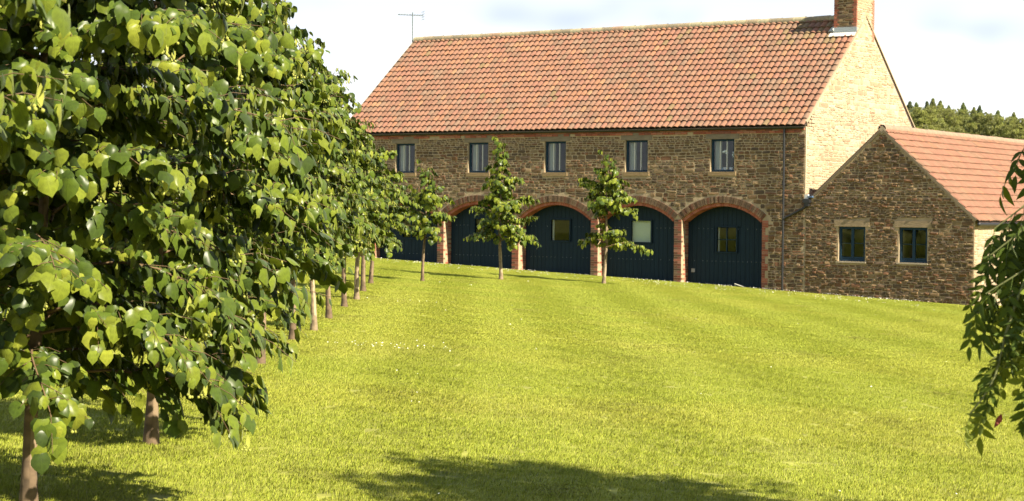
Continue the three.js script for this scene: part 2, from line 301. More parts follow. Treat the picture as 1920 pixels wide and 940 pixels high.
  const lining = part('arch_lining', (() => { const gs = []; for (const cx of archX) { const s = new THREE.Shape(); arcPts(cx, AR - 0.004, AW, 22).forEach((p, i) => i ? s.lineTo(p.x, p.y) : s.moveTo(p.x, p.y)); arcPts(cx, AR - 0.098, AW - 0.07, 22, true).forEach((p) => s.lineTo(p.x, p.y)); s.closePath(); gs.push(new THREE.ExtrudeGeometry(s, { depth: 0.425, bevelEnabled: false }).translate(0, 0, -0.465)); } return mergeGeometries(gs); })(), M.mortar, barn);
  lining.userData.kind = 'stuff';
  pieces('brick', 'brickwork', red, brickMats, frontWall, 300, restStone);
  pieces('arch_brick', 'arch_brickwork', dull, dullMats, frontWall, 220, restStone);
}
// ---- gable end (sunlit), back and far walls, inner floor
let gableWall;
{
  const s = new THREE.Shape(); s.moveTo(WALL, BASE); s.lineTo(WALL, EAVE + 0.32); s.lineTo(BD / 2, RIDGE - 0.09); s.lineTo(BD - 0.1, EAVE - 0.09); s.lineTo(BD - 0.1, BASE); s.closePath();
  const mk = (x, name, mat) => { const g = new THREE.ExtrudeGeometry(s, { depth: 0.45, bevelEnabled: false }); g.rotateY(Math.PI / 2); g.translate(x, 0, 0); return part(name, g, mat, barn); };
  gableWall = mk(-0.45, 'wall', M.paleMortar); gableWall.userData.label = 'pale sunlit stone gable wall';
  mk(-BL, 'wall', M.mortar);
  // return of the gable stone at the front corner
  part('wall', boxG(0.02, EAVE - 0.12 - BASE, WALL, 0.011, (EAVE - 0.12 + BASE) / 2, -WALL / 2), M.paleMortar, barn);
  part('wall', boxG(BL - 0.9, EAVE + 0.06 - BASE, 0.4, -BL / 2, (EAVE + 0.06 + BASE) / 2, -BD + 0.32), M.mortar, barn);
  part('floor', boxG(BL - 0.92, 0.1, BD - 1.1, -BL / 2, 2.75, -BD / 2), M.floor, barn, 'upper floor inside');
  part('floor', boxG(BL - 0.92, 0.1, BD - 1.1, -BL / 2, 0.1, -BD / 2), M.floor, barn, 'ground floor inside');
  const wingTop = (v, y) => y < 0.42 + LY; // hidden below the abutting wing roof
  const r = rngOf(41), lim = (v, y) => { const k = y < EAVE ? 0 : (y - EAVE) / (RIDGE - EAVE) * BD / 2; return v < k + 0.05 || v > BD - k - 0.12 || wingTop(v, y); };
  const list = layRubble(r, 0.02, BD - 0.1, 0.42 + LY, RIDGE, lim, 0.055, 0.19, 1.0, 3.2, 0.018);
  const pl = SIDE.clone().multiply(new THREE.Matrix4().makeTranslation(0, 0, 0.02));
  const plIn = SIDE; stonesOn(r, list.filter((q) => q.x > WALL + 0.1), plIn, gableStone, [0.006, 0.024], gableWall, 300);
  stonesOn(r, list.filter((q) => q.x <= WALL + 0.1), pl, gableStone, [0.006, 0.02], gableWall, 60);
}
// ---- windows upstairs
const bar = (w, h, d, x, y, z) => boxG(w, h, d, x, y, z);
winX.forEach((cx, k) => {
  const z = -0.11, f = 0.06, wn = new THREE.Group(); wn.name = 'window'; barn.add(wn); wn.position.set(cx, WBOT, z);
  const H = WTOP - WBOT, W = WW;
  part('frame', mergeGeometries([bar(W - 0.004, f, 0.08, 0, f / 2 + 0.002, 0), bar(W - 0.004, f, 0.08, 0, H - f / 2 - 0.002, 0), bar(f, H - 2 * f - 0.006, 0.08, -W / 2 + f / 2 + 0.003, H / 2, 0), bar(f, H - 2 * f - 0.006, 0.08, W / 2 - f / 2 - 0.003, H / 2, 0)]), M.frame, wn);
  const iw = W - 2 * f - 0.01;
  for (let j = 0; j < 3; j++) { const p = part('pane', bar(iw / 3 - 0.034, H - 2 * f - 0.01, 0.005, (j - 1) * iw / 3, H / 2, 0.008), M.glass, wn); }
  for (const s of [-1, 1]) part('glazing_bar', bar(0.024, H - 2 * f - 0.008, 0.05, s * iw / 6, H / 2, 0), M.white, wn);
  const curtain = new THREE.PlaneGeometry(iw / 3 - 0.02, H - 2 * f, 14, 1), cp = curtain.attributes.position; for (let i = 0; i < cp.count; i++) cp.setZ(i, 0.018 * Math.sin(cp.getX(i) * 95)); curtain.computeVertexNormals();
  const c = part('curtain', curtain, M.curtain, wn, 'pale curtain drawn behind the first pane'); c.position.set(-iw / 3, H / 2, -0.1);
});
// ---- doors
const doorZ = -0.46;
[0, 1, 2, 3, 4].forEach((k) => {
  const cx = archX[k], rad = AR - 0.1, W = AW - 0.01, topAt = (x) => ACY + Math.sqrt(Math.max(0, (rad) ** 2 - x * x)) + 0.015, r = rngOf(70 + k);
  const wy0 = (k === 0 ? -1.21 : -0.95) + LY, wy1 = (k === 0 ? -0.38 : -0.2) + LY, wx = 0.375 + (k ? 0.02 : 0), wc = -0.035;
  const back = new THREE.Shape(); back.moveTo(-W, BASE); for (let i = 0; i <= 20; i++) { const x = mix(-W, W, i / 20); back.lineTo(x, topAt(x) - 0.02); } back.lineTo(W, BASE); back.closePath();
  const h = new THREE.Path(); h.moveTo(wc - wx, wy0); h.lineTo(wc - wx, wy1); h.lineTo(wc + wx, wy1); h.lineTo(wc + wx, wy0); h.closePath(); back.holes.push(h);
  const bg = new THREE.ExtrudeGeometry(back, { depth: 0.03, bevelEnabled: false });
  const door = part('door', bg, M.navy, barn, ['arched dark navy board door with a four-pane window', 'arched dark navy board door with a pale blind in its window', 'arched dark navy board door with a square window', 'arched dark navy board door behind the full leafy sapling', 'arched dark navy board door at the far end of the arcade'][k]);
  door.position.set(cx, 0, doorZ - 0.035);
  const n = 18, bw = 2 * W / n;
  for (let i = 0; i < n; i++) {
    const x0 = -W + i * bw + 0.004, x1 = x0 + bw - 0.008, segs = x1 > wc - wx && x0 < wc + wx ? [[BASE, wy0], [wy1, 99]] : [[BASE, 99]];
    const gs = [];
    for (const [a, b] of segs) { const s = new THREE.Shape(); s.moveTo(x0, a); if (b > 50) for (let q = 0; q <= 3; q++) { const x = mix(x0, x1, q / 3); s.lineTo(x, topAt(x) - 0.004); } else { s.lineTo(x0, b); s.lineTo(x1, b); } s.lineTo(x1, a); s.closePath(); gs.push(new THREE.ExtrudeGeometry(s, { depth: 0.022 + 0.006 * r(), bevelEnabled: false }).translate(0, 0, 0.032)); }
    part('board', gs.length > 1 ? mergeGeometries(gs) : gs[0], M.navy, door);
  }
  // studs in rows across the boards
  const sg = new THREE.SphereGeometry(0.013, 6, 4);
  for (const y of [-0.45, -1.5]) for (let i = 1; i < n; i += 1) if (r() < 0.85) { const x = -W + (i + 0.5) * bw; if (Math.abs(x - wc) > wx + 0.05 || y + LY < wy0 - 0.1) { const b = part('stud', sg, M.bolt, door); b.position.set(x + 0.02 * (r() - 0.5), y + LY, 0.066); } }
  const f = 0.05, iw = 2 * wx, ih = wy1 - wy0, cy = (wy0 + wy1) / 2;
  part('window_frame', mergeGeometries([bar(iw + 0.06, f, 0.06, wc, wy0, 0.06), bar(iw + 0.06, f, 0.06, wc, wy1, 0.06), bar(f, ih - f - 0.002, 0.06, wc - wx - 0.003, cy, 0.06), bar(f, ih - f - 0.002, 0.06, wc + wx + 0.003, cy, 0.06)]), M.navy, door);
  const barsV = k === 0 || k === 4;
  if (barsV) { part('glazing_bar', bar(0.03, ih - f - 0.004, 0.03, wc, cy, 0.045), M.frame, door); part('glazing_bar', bar(iw - f, 0.026, 0.026, wc, cy, 0.044), M.frame, door); }
  if (k === 1) part('blind', bar(iw - 0.02, ih - 0.02, 0.01, wc, cy, -0.03), M.blind, door);
  if (k === 2) part('curtain', bar(0.07, ih - 0.02, 0.01, wc - wx + 0.06, cy, -0.03), M.curtain, door);
  if (k === 0) part('curtain', bar(0.05, ih - 0.02, 0.01, wc - wx + 0.05, cy, -0.03), M.curtain, door);
  const px = barsV ? [-1, 1] : [0], py = barsV ? [-1, 1] : [0];
  for (const a of px) for (const b of py) part('pane', bar((iw - f) / px.length - 0.03, (ih - f) / py.length - 0.03, 0.004, wc + a * iw / 4.3, cy + b * ih / 4.3, 0.03), M.glass, door);
  if (k === 0) part('vent_plate', bar(0.13, 0.12, 0.02, -1.24, -1.82 + LY, 0.075), M.plate, door, 'small grey plate low on the door');
});
// ---- roof
const roofLen = Math.hypot(BD / 2, RIDGE - EAVE), roofUp = V3(0, (RIDGE - EAVE) / roofLen, -(BD / 2) / roofLen), roofN = V3(0, BD / 2 / roofLen, (RIDGE - EAVE) / roofLen);
const tileG = [];
{
  const r = rngOf(51), tw = 0.2075, len = 0.37, nx = 8;
  for (let k = 0; k < 5; k++) {
    const P = [], U = [], I = [], lift = 0.042 + 0.012 * r(), sk = (r() - 0.5) * 0.006;
    const zf = (t) => 0.058 * Math.pow(Math.sin(Math.PI * clamp(t * 0.96 + 0.02, 0, 1)), 0.75);
    for (const [y, dz, under] of [[0, 1, 1], [0, 1, 0], [len, 0, 0]]) for (let i = 0; i <= nx; i++) { const t = i / nx; P.push((t - 0.5) * tw + (y > 0 ? sk : 0), y - (under ? 0 : 0) - 0.012 * Math.sin(Math.PI * t) * (y > 0 ? 0 : 1), zf(t) + lift * dz - under * 0.02); U.push(t * tw + k * 0.37, y + k * 0.21); }
    const w = nx + 1; for (let j = 0; j < 2; j++) for (let i = 0; i < nx; i++) { const a = j * w + i; I.push(a, a + 1, a + w + 1, a, a + w + 1, a + w); }
    const g = new THREE.BufferGeometry(); g.setAttribute('position', new THREE.Float32BufferAttribute(P, 3)); g.setAttribute('uv', new THREE.Float32BufferAttribute(U, 2)); g.setIndex(I);
    tileG.push(flat(g));
    // smooth across the roll, sharp at the lower edge
    const ng = tileG[k].attributes, q = ng.position; for (let i = 0; i < q.count; i++) { const tri = Math.floor(i / 3); if (tri >= nx * 2) { const t = (q.getX(i)) / tw + 0.5, s = 0.058 * Math.PI * Math.cos(Math.PI * clamp(t, 0, 1)) / tw * 0.8, n = V3(-s, lift / len, 1).normalize(); ng.normal.setXYZ(i, n.x, n.y, n.z); } }
  }
}
function tileSlope(r, plane, cols, rows, gauge, colW, pick, keep, parent, most, dist) {
  const items = [];
  for (let j = 0; j < rows; j++) for (let i = 0; i < cols; i++) {
    if (keep && !keep(i, j)) continue;
    const m = plane.clone().multiply(new THREE.Matrix4().makeTranslation((i + 0.5) * colW + (r() - 0.5) * 0.006, j * gauge + (r() - 0.5) * 0.02, (r() - 0.5) * 0.008)).multiply(new THREE.Matrix4().makeRotationZ((r() - 0.5) * 0.03));
    items.push({ g: tileG[Math.floor(r() * 5)], m, k: pick(i, j, r), size: 1 / dist(V3().setFromMatrixPosition(m)), du: r(), dv: r() });
  }
  pieces('roof_tile', 'roof_tiling', items, tileMats, parent, most, restTile);
}
const ROWS = 19, GAUGE = (roofLen + 0.1) / 18.6, COLW = BL / 87;
let roof;
{
  const g = (() => { const a = new THREE.Shape(); a.moveTo(-0.02, EAVE - 0.06); a.lineTo(BD / 2, RIDGE - 0.035); a.lineTo(BD + 0.02, EAVE - 0.06); a.lineTo(BD - 0.1, EAVE - 0.11); a.lineTo(BD / 2, RIDGE - 0.16); a.lineTo(0.12, EAVE - 0.11); a.closePath(); const q = new THREE.ExtrudeGeometry(a, { depth: BL - 0.02, bevelEnabled: false }); q.rotateY(Math.PI / 2); q.translate(-BL + 0.01, 0, 0); return q; })();
  roof = part('roof', g, M.under, barn, 'weathered red-orange pantile roof');
  const r = rngOf(61), plane = planeOf(V3(1, 0, 0), roofUp, roofN, V3(-BL, EAVE, 0).addScaledVector(roofUp, -0.13).addScaledVector(roofN, -0.02));
  tileSlope(r, plane, 87, ROWS, GAUGE, COLW, (i, j, q) => {
    const n = fbm(i * 0.16 + 3, j * 0.2 + 8, 201, 0, 3), x = q();
    if (i > 74 && i < 84 && j > 13 && x < 0.55) return 9; // mossy olive tiles below the chimney's shadow
    if (i > 81 && j === 16) return x < 0.8 ? 11 : 3; // lime-splashed row at the flashing
    if (i === 27 && j === 8) return 7;
    if (x < 0.03) return 10; if (x < 0.08) return 6; if (x < 0.095) return 9;
    return n > 0.54 ? [0, 2, 8, 6, 0, 4][Math.floor(q() * 6)] : [1, 3, 4, 5, 7, 1, 0, 8][Math.floor(q() * 8)];
  }, (i, j) => !(i > 82 && j >= 17), roof, 300, distB);
  // plain rear slope tiles read as one sheet from behind
  part('rear_slope', boxG(BL - 0.02, 0.03, roofLen, 0, 0, 0), tileMats[1], barn).position.set(-BL / 2, (EAVE + RIDGE) / 2 + 0.045, -BD * 0.75 - 0.02);
  barn.children[barn.children.length - 1].rotation.x = -Math.atan2(RIDGE - EAVE, BD / 2);
  // ridge tiles
  const ridgeMat = [std([0.30, 0.24, 0.15], 0.95, gritty), std([0.24, 0.2, 0.13], 0.95, gritty), std([0.33, 0.22, 0.14], 0.95, gritty), std([0.36, 0.32, 0.2], 0.95, gritty)];
  const rg = new THREE.CylinderGeometry(0.145, 0.155, 0.47, 12, 1, true, -Math.PI / 2 - 0.15, Math.PI + 0.3); rg.rotateX(0); rg.rotateZ(Math.PI / 2); rg.rotateX(Math.PI / 2 * 0);
  // half round, hollow side down
  { const p = rg.attributes.position; let up = 0; for (let i = 0; i < p.count; i++) up += p.getY(i); if (Math.abs(up) < 1) rg.rotateX(-Math.PI / 2); up = 0; for (let i = 0; i < p.count; i++) up += p.getY(i); if (up < 0) rg.rotateX(Math.PI); }
  const n = 40; for (let i = 0; i < n; i++) { const t = part('ridge_tile', rg, ridgeMat[Math.floor(r() * 4)], roof); t.position.set(-0.85 - (i + 0.5) * (BL - 0.85) / n, RIDGE - 0.035 + (r() - 0.5) * 0.012, -BD / 2); t.rotation.z = (r() - 0.5) * 0.012; }
  // verge mortar along the gable tops
  for (const x of [0.0, -BL]) { const vg = part('verge', boxG(0.10, 0.07, roofLen - 0.1), M.verge, barn); vg.position.set(x + (x ? 0.02 : -0.02), (EAVE + RIDGE) / 2 - 0.01, -BD / 4); vg.rotation.x = Math.atan2(RIDGE - EAVE, BD / 2); }
  const vb = part('verge', boxG(0.05, 0.05, roofLen), M.verge, barn); vb.position.set(0.004, (EAVE + RIDGE) / 2 + 0.03, -BD * 0.75); vb.rotation.x = -Math.atan2(RIDGE - EAVE, BD / 2);
}
// ---- gutter and downpipes
{
  const y = EAVE - 0.125; const gg = new THREE.CylinderGeometry(0.062, 0.062, BL - 0.06, 12, 1, true, Math.PI / 2, Math.PI); gg.rotateZ(Math.PI / 2);
  const p = gg.attributes.position; let s = 0; for (let i = 0; i < p.count; i++) s += p.getY(i); if (s > 0) gg.rotateX(Math.PI); else if (Math.abs(s) < 1) gg.rotateX(Math.PI / 2);
  s = 0; for (let i = 0; i < p.count; i++) s += p.getY(i); if (s > 0) gg.rotateX(Math.PI);
  const gm = M.black.clone(); gm.side = THREE.DoubleSide; const g = part('gutter', gg, gm, barn); g.position.set(-BL / 2, y, 0.085);
  for (let i = 0; i < 20; i++) { const b = part('gutter_bracket', boxG(0.03, 0.03, 0.1), M.black, g); b.position.set(-BL / 2 + 0.4 + i * 0.93, -0.05, -0.055); }
  const X = -0.69, pipe = new GB().tube([V3(X, y - 0.03, 0.085), V3(X, y - 0.12, 0.085), V3(X, y - 0.2, 0.095), V3(X, 1.2, 0.095), V3(X, 0.02, 0.095)], [0.036, 0.036, 0.036, 0.036, 0.036], 10).geo();
  const dp = part('downpipe', pipe, M.black, barn); for (const yy of [0.8, 2.2, 3.4, 4.6]) { const c = part('collar', new THREE.CylinderGeometry(0.047, 0.047, 0.07, 12), M.black, dp); c.position.set(X, yy, 0.095); }
}
// ---- chimney
{
  const ch = part('chimney', boxG(0.8, 3.4, 1.40, -0.41, 8.05, -4.5), M.mortar, barn, 'square stone chimney stack with brick corners'); const r = rngOf(81), fr = planeOf(V3(1, 0, 0), V3(0, 1, 0), V3(0, 0, 1), V3(0, 0, -3.80)), sd = planeOf(V3(0, 0, -1), V3(0, 1, 0), V3(1, 0, 0), V3(-0.01, 0, 0));
  stonesOn(r, layRubble(r, -0.70, -0.11, 8.27, 9.7, () => false, 0.07, 0.14), fr, frontStone, [0.01, 0.03], ch, 80);
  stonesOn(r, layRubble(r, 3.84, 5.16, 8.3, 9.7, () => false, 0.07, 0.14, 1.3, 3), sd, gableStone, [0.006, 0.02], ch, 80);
  const it = []; for (let i = 0; i < 18; i++) for (const [x, s] of [[-0.81, 1], [-0.01, -1]]) { const w = i % 2 ? 0.11 : 0.17; it.push({ g: brickUnit, m: new THREE.Matrix4().makeTranslation(x + s * w / 2 - s * 0.006, 8.27 + i * 0.078, -3.815).scale(V3(w, 0.064, 0.055 + 0.01 * r())), k: Math.floor(r() * 5), size: 1 }); }
  for (let i = 0; i < 18; i++) { const w = i % 2 ? 0.11 : 0.2; it.push({ g: brickUnit, m: new THREE.Matrix4().makeTranslation(-0.012, 8.27 + i * 0.078, -5.2 + w / 2 - 0.004).scale(V3(0.05, 0.064, w)), k: 4, size: 1 }); }
  pieces('brick', 'brickwork', it, brickMats, ch, 80, restStone);
  part('cap', boxG(0.98, 0.16, 1.6, -0.41, 9.8, -4.5), M.lintel, ch);
  for (const z of [-4.15, -4.85]) part('pot', new THREE.LatheGeometry([[0.001, 0], [0.15, 0], [0.13, 0.1], [0.115, 0.45], [0.14, 0.5], [0.12, 0.52], [0.09, 0.5], [0.08, 0.1], [0.001, 0.1]].map(([a, b]) => new THREE.Vector2(a, b)), 16), tileMats[0], ch).position.set(-0.41, 9.87, z);
  // lead flashing tucked round the foot
  const zt = (z) => EAVE + (-z / (BD / 2)) * (RIDGE - EAVE);
  part('flashing', boxG(0.84, 0.17, 0.02, -0.41, zt(-3.78) + 0.15, -3.782), M.lead, ch);
  const ap = part('flashing', boxG(0.92, 0.012, 0.2), M.whiteLead, ch, 'white mortar and lead apron at the foot'); ap.position.set(-0.46, zt(-3.66) + 0.085, -3.66); ap.rotation.x = Math.atan2(RIDGE - EAVE, BD / 2);
  const sdl = part('flashing', boxG(0.02, 0.16, 0.9), M.whiteLead, ch); sdl.position.set(-0.825, zt(-4.12) + 0.12, -4.12); sdl.rotation.x = Math.atan2(RIDGE - EAVE, BD / 2);
}
// ---- television aerial on the far gable: clamped to the wall, a thing of its own
{
  const a = top(new THREE.Group(), 'television_aerial'); a.position.copy(toBarn(V3(-BL - 0.16, 6.1 + LY, -4.55))); a.rotation.y = PSI; tag(a, 'thin grey television aerial on a mast at the roof end', 'aerial');
  part('mast', new THREE.CylinderGeometry(0.02, 0.02, 1.6, 8).translate(0, 0.8, 0), M.metal, a); part('bracket', boxG(0.2, 0.05, 0.05, 0.09, 0.12, 0), M.metal, a);
  const b = part('boom', new THREE.CylinderGeometry(0.016, 0.016, 1.0, 8).rotateZ(Math.PI / 2), M.metal, a); b.position.set(-0.1, 1.5, 0); b.rotation.set(0, 0.9, 0);
  for (let i = 0; i < 9; i++) part('element', new THREE.CylinderGeometry(0.006, 0.006, 0.26 + 0.03 * i, 5).rotateX(Math.PI / 2), M.metal, b).position.set(-0.45 + i * 0.1, 0.015, 0);
  part('reflector', mergeGeometries([-0.15, -0.05, 0.05, 0.15].map((y) => new THREE.CylinderGeometry(0.006, 0.006, 0.5, 5).rotateX(Math.PI / 2).translate(0.5, y, 0)).concat([boxG(0.01, 0.34, 0.02, 0.5, 0, 0)].map((g) => g))), M.metal, b);
}

// ================================================================ WING, same local frame as the barn
const wing = top(new THREE.Group(), 'gabled_wing'); wing.position.copy(barn.position); wing.rotation.y = PSI;
tag(wing, 'low stone wing with steep gable and two small navy windows beside the barn', 'outbuilding');
const WR = 2.56, WRH = 2.70 + LY, WE = 5.53, WEH = 0.0 + LY, WLEN = 20;
let wingFront;
const slope = (WRH - WEH) / (WE - WR), roofAt = (x) => WRH - Math.abs(x - WR) * slope; // x measured to the right of the barn corner
const wWin = [[1.16, 2.05], [3.15, 4.06]], wy0 = -1.39 + LY, wy1 = -0.32 + LY;
{
  const s = new THREE.Shape(); s.moveTo(0.03, BASE); s.lineTo(0.03, roofAt(0.03) - 0.06); s.lineTo(WR, WRH - 0.06); s.lineTo(WE, WEH - 0.06); s.lineTo(WE, BASE); s.closePath();
  for (const [a, b] of wWin) { const h = new THREE.Path(); h.moveTo(a, wy0); h.lineTo(a, wy1); h.lineTo(b, wy1); h.lineTo(b, wy0); h.closePath(); s.holes.push(h); }
  wingFront = part('wall', new THREE.ExtrudeGeometry(s, { depth: 0.45, bevelEnabled: false }).translate(0, 0, -0.45), M.mortar, wing, 'rough brown rubble gable wall');
  const r = rngOf(91), bl = (x, y) => { if (x < 0.04 || x > WE - 0.01 || y > roofAt(x) - 0.09) return true; for (const [a, b] of wWin) { if (x > a - 0.015 && x < b + 0.015 && y > wy0 - 0.07 && y < wy1 + 0.02) return true; if (x > a - 0.14 && x < b + 0.14 && y > wy1 - 0.01 && y < wy1 + 0.22) return true; } return false; };
  const list = layRubble(r, 0.04, WE - 0.01, -0.7, WRH, bl, 0.05, 0.13, 1.0, 2.6, 0.018);
  stonesOn(r, list, FRONT, frontStone, [0.006, 0.06], wingFront, 300);
  for (const [a, b] of wWin) { const l = part('lintel', boxG(b - a + 0.27, 0.19, 0.12), M.wingLintel, wingFront); l.position.set((a + b) / 2, wy1 + 0.1, -0.03); const q = part('sill', boxG(b - a + 0.1, 0.045, 0.2), M.wingSill, wingFront); q.position.set((a + b) / 2, wy0 - 0.025, -0.03); }
  // side wall, left wall and back
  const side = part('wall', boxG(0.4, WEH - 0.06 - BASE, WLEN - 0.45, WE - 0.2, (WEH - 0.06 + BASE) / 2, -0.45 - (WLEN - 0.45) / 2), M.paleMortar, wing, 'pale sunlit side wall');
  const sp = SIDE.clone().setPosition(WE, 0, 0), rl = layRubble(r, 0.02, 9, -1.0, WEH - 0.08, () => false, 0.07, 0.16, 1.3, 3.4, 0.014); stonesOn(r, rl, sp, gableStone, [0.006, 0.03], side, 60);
  part('wall', boxG(0.4, 2.72 - BASE, WLEN - 9.0, 0.25, (2.72 + BASE) / 2, -8.9 - (WLEN - 9.0) / 2), M.mortar, wing);
  { const b = new THREE.Shape(); b.moveTo(0.06, BASE); b.lineTo(0.06, roofAt(0.06) - 0.09); b.lineTo(WR, WRH - 0.1); b.lineTo(WE - 0.42, roofAt(WE - 0.42) - 0.09); b.lineTo(WE - 0.42, BASE); b.closePath(); part('wall', new THREE.ExtrudeGeometry(b, { depth: 0.3, bevelEnabled: false }).translate(0, 0, -WLEN + 0.05), M.mortar, wing); }
  part('floor', boxG(WE - 0.7, 0.06, WLEN - 1, WE / 2, 0.12, -WLEN / 2), M.floor, wing);
}
for (const [a, b] of wWin) {
  const W = b - a, H = wy1 - wy0, f = 0.07, wn = new THREE.Group(); wn.name = 'window'; wing.add(wn); wn.position.set((a + b) / 2, wy0, -0.1);
  part('frame', mergeGeometries([bar(W - 0.006, f, 0.08, 0, f / 2 + 0.003, 0), bar(W - 0.006, f, 0.08, 0, H - f / 2 - 0.003, 0), bar(f, H - 2 * f - 0.01, 0.08, -W / 2 + f / 2 + 0.003, H / 2, 0), bar(f, H - 2 * f - 0.01, 0.08, W / 2 - f / 2 - 0.003, H / 2, 0)]), M.frame, wn);
  part('casement_post', bar(0.085, H - 2 * f - 0.01, 0.07, 0, H / 2, 0), M.frame, wn);
  part('casement_rail', bar(W - 2 * f - 0.01, 0.06, 0.05, 0, f + 0.04, 0.0), M.frame, wn);
  for (const s of [-1, 1]) { part('pane', bar(W / 2 - f - 0.05, H - 2 * f - 0.08, 0.004, s * (W / 4 - 0.008), H / 2 + 0.03, 0.012), M.glass, wn); part('glazing_bar', bar(W / 2 - f - 0.052, 0.02, 0.03, s * (W / 4 - 0.008), H * 0.52, 0.0), M.frame, wn); }
}
{
  const len = Math.hypot(WE - WR, WRH - WEH), up = V3(-(WE - WR) / len, (WRH - WEH) / len, 0), n = V3((WRH - WEH) / len, (WE - WR) / len, 0);
  const s = new THREE.Shape(); s.moveTo(WR, WRH - 0.02); s.lineTo(WE + 0.14, WEH - 0.02 - 0.14 * slope); s.lineTo(WE + 0.02, WEH - 0.08); s.lineTo(WR, WRH - 0.12); s.lineTo(0.06, roofAt(0.06) - 0.1); s.lineTo(0.04, roofAt(0.04) - 0.02); s.closePath();
  const sag = (g) => { const p = g.attributes.position; return g; };
  const roofW = part('roof', sag(new THREE.ExtrudeGeometry(s, { depth: WLEN - 0.03, bevelEnabled: false }).translate(0, 0, -WLEN)), M.under, wing, 'pinkish red pantile wing roof');
  const r = rngOf(101), plane = planeOf(V3(0, 0, -1), up, n, V3(WE, WEH, 0.03).addScaledVector(up, -0.19).addScaledVector(n, -0.01));
  tileSlope(r, plane, 93, 14, (len + 0.12) / 13.6, 0.2145, (i, j, q) => { const a = q(); return a < 0.06 ? 6 : a < 0.16 ? 3 : [0, 8, 8, 1, 8, 4][Math.floor(q() * 6)]; }, null, roofW, 300, distB);
  const ll = Math.hypot(WR, WRH - roofAt(0)); const left = part('roof_slope', boxG(ll - 0.08, 0.05, WLEN - 0.02), tileMats[3], wing); left.position.set(WR / 2, (WRH + roofAt(0)) / 2 + 0.035, -WLEN / 2 + 0.01); left.rotation.z = Math.atan2(WRH - roofAt(0), WR);
  const rm = [std([0.25, 0.175, 0.12], 0.95, gritty), std([0.22, 0.165, 0.115], 0.95, gritty), std([0.28, 0.175, 0.12], 0.95, gritty)], rg = new THREE.CylinderGeometry(0.13, 0.14, 0.46, 12, 1, true, 0, Math.PI + 0.2); rg.rotateX(Math.PI / 2);
  { const p = rg.attributes.position; let sx = 0, sy = 0; for (let i = 0; i < p.count; i++) { sx += p.getX(i); sy += p.getY(i); } rg.rotateZ(Math.PI / 2 - Math.atan2(sy, sx)); }
  const half = std([0.34, 0.27, 0.18], 0.95, { ...gritty, side: THREE.DoubleSide });
  for (let i = 0; i < 44; i++) { const t = part('ridge_tile', rg, rm[i % 3], roofW); t.position.set(WR, WRH - 0.02 + (r() - 0.5) * 0.012, 0.02 - (i + 0.5) * 0.455); }
  part('ridge_end', boxG(0.2, 0.2, 0.06).rotateZ(Math.PI / 4), half, wing).position.set(WR, WRH - 0.06, -0.0);
  for (const sgn of [-1, 1]) { const x0 = WR, x1 = sgn > 0 ? WE + 0.1 : 0.1, L2 = Math.hypot(x1 - x0, roofAt(x1) - WRH), v = part('verge', boxG(L2 - 0.12, 0.07, 0.10), std([0.16, 0.125, 0.08], 1, gritty), wing); v.position.set((x0 + x1) / 2, (WRH + roofAt(x1)) / 2 - 0.03, 0.0); v.rotation.z = -sgn * Math.atan(slope); }
  // eaves gutter of the wing
  const gg = new GB().tube([V3(WE + 0.13, WEH - 0.2, -0.02), V3(WE + 0.13, WEH - 0.21, -WLEN)], [0.055, 0.055], 10).geo(); part('gutter', gg, M.black, wing); part('gutter_end', new THREE.SphereGeometry(0.058, 10, 8), M.black, wing).position.set(WE + 0.13, WEH - 0.2, -0.02);
  // valley hopper and sloping waste pipe between the roofs
  part('hopper', mergeGeometries([boxG(0.22, 0.12, 0.16, 0.12, 0.47 + LY, 0.09), boxG(0.14, 0.12, 0.12, 0.12, 0.36 + LY, 0.09)]), M.black, wing);
  part('valley_lead', boxG(0.12, 0.18, 0.08, 0.10, 0.58 + LY, 0.06).toNonIndexed(), M.whiteLead, wing); part('valley_tray', boxG(0.16, 0.05, 0.14, 0.24, 0.60 + LY, 0.08).rotateZ(0), std([0.06, 0.11, 0.2], 0.5), wing);
  part('waste_pipe', new GB().tube([V3(0.12, 0.32 + LY, 0.09), V3(0.02, 0.24 + LY, 0.09), V3(-0.35, 0.06 + LY, 0.092), V3(-0.6, -0.06 + LY, 0.095), V3(-0.67, -0.12 + LY, 0.095)], [0.04, 0.04, 0.04, 0.04, 0.04], 10).geo(), M.black, wing);
}
// dark stub of the waste pipe lying at the foot of the wall
{ const a = toBarn(V3(-2.35, 0, 0.12)), b = toBarn(V3(-2.0, 0, 0.2)), g = new GB().tube([V3(a.x, gy(a.x, a.z) + 0.1, a.z), V3(b.x, gy(b.x, b.z) + 0.03, b.z)], [0.018, 0.016], 6).geo(), m = top(shade(new THREE.Mesh(g, std([0.45, 0.45, 0.4], 0.7))), 'stick'); tag(m, 'short pale stick leaning at the foot of the arched door', 'stick'); }
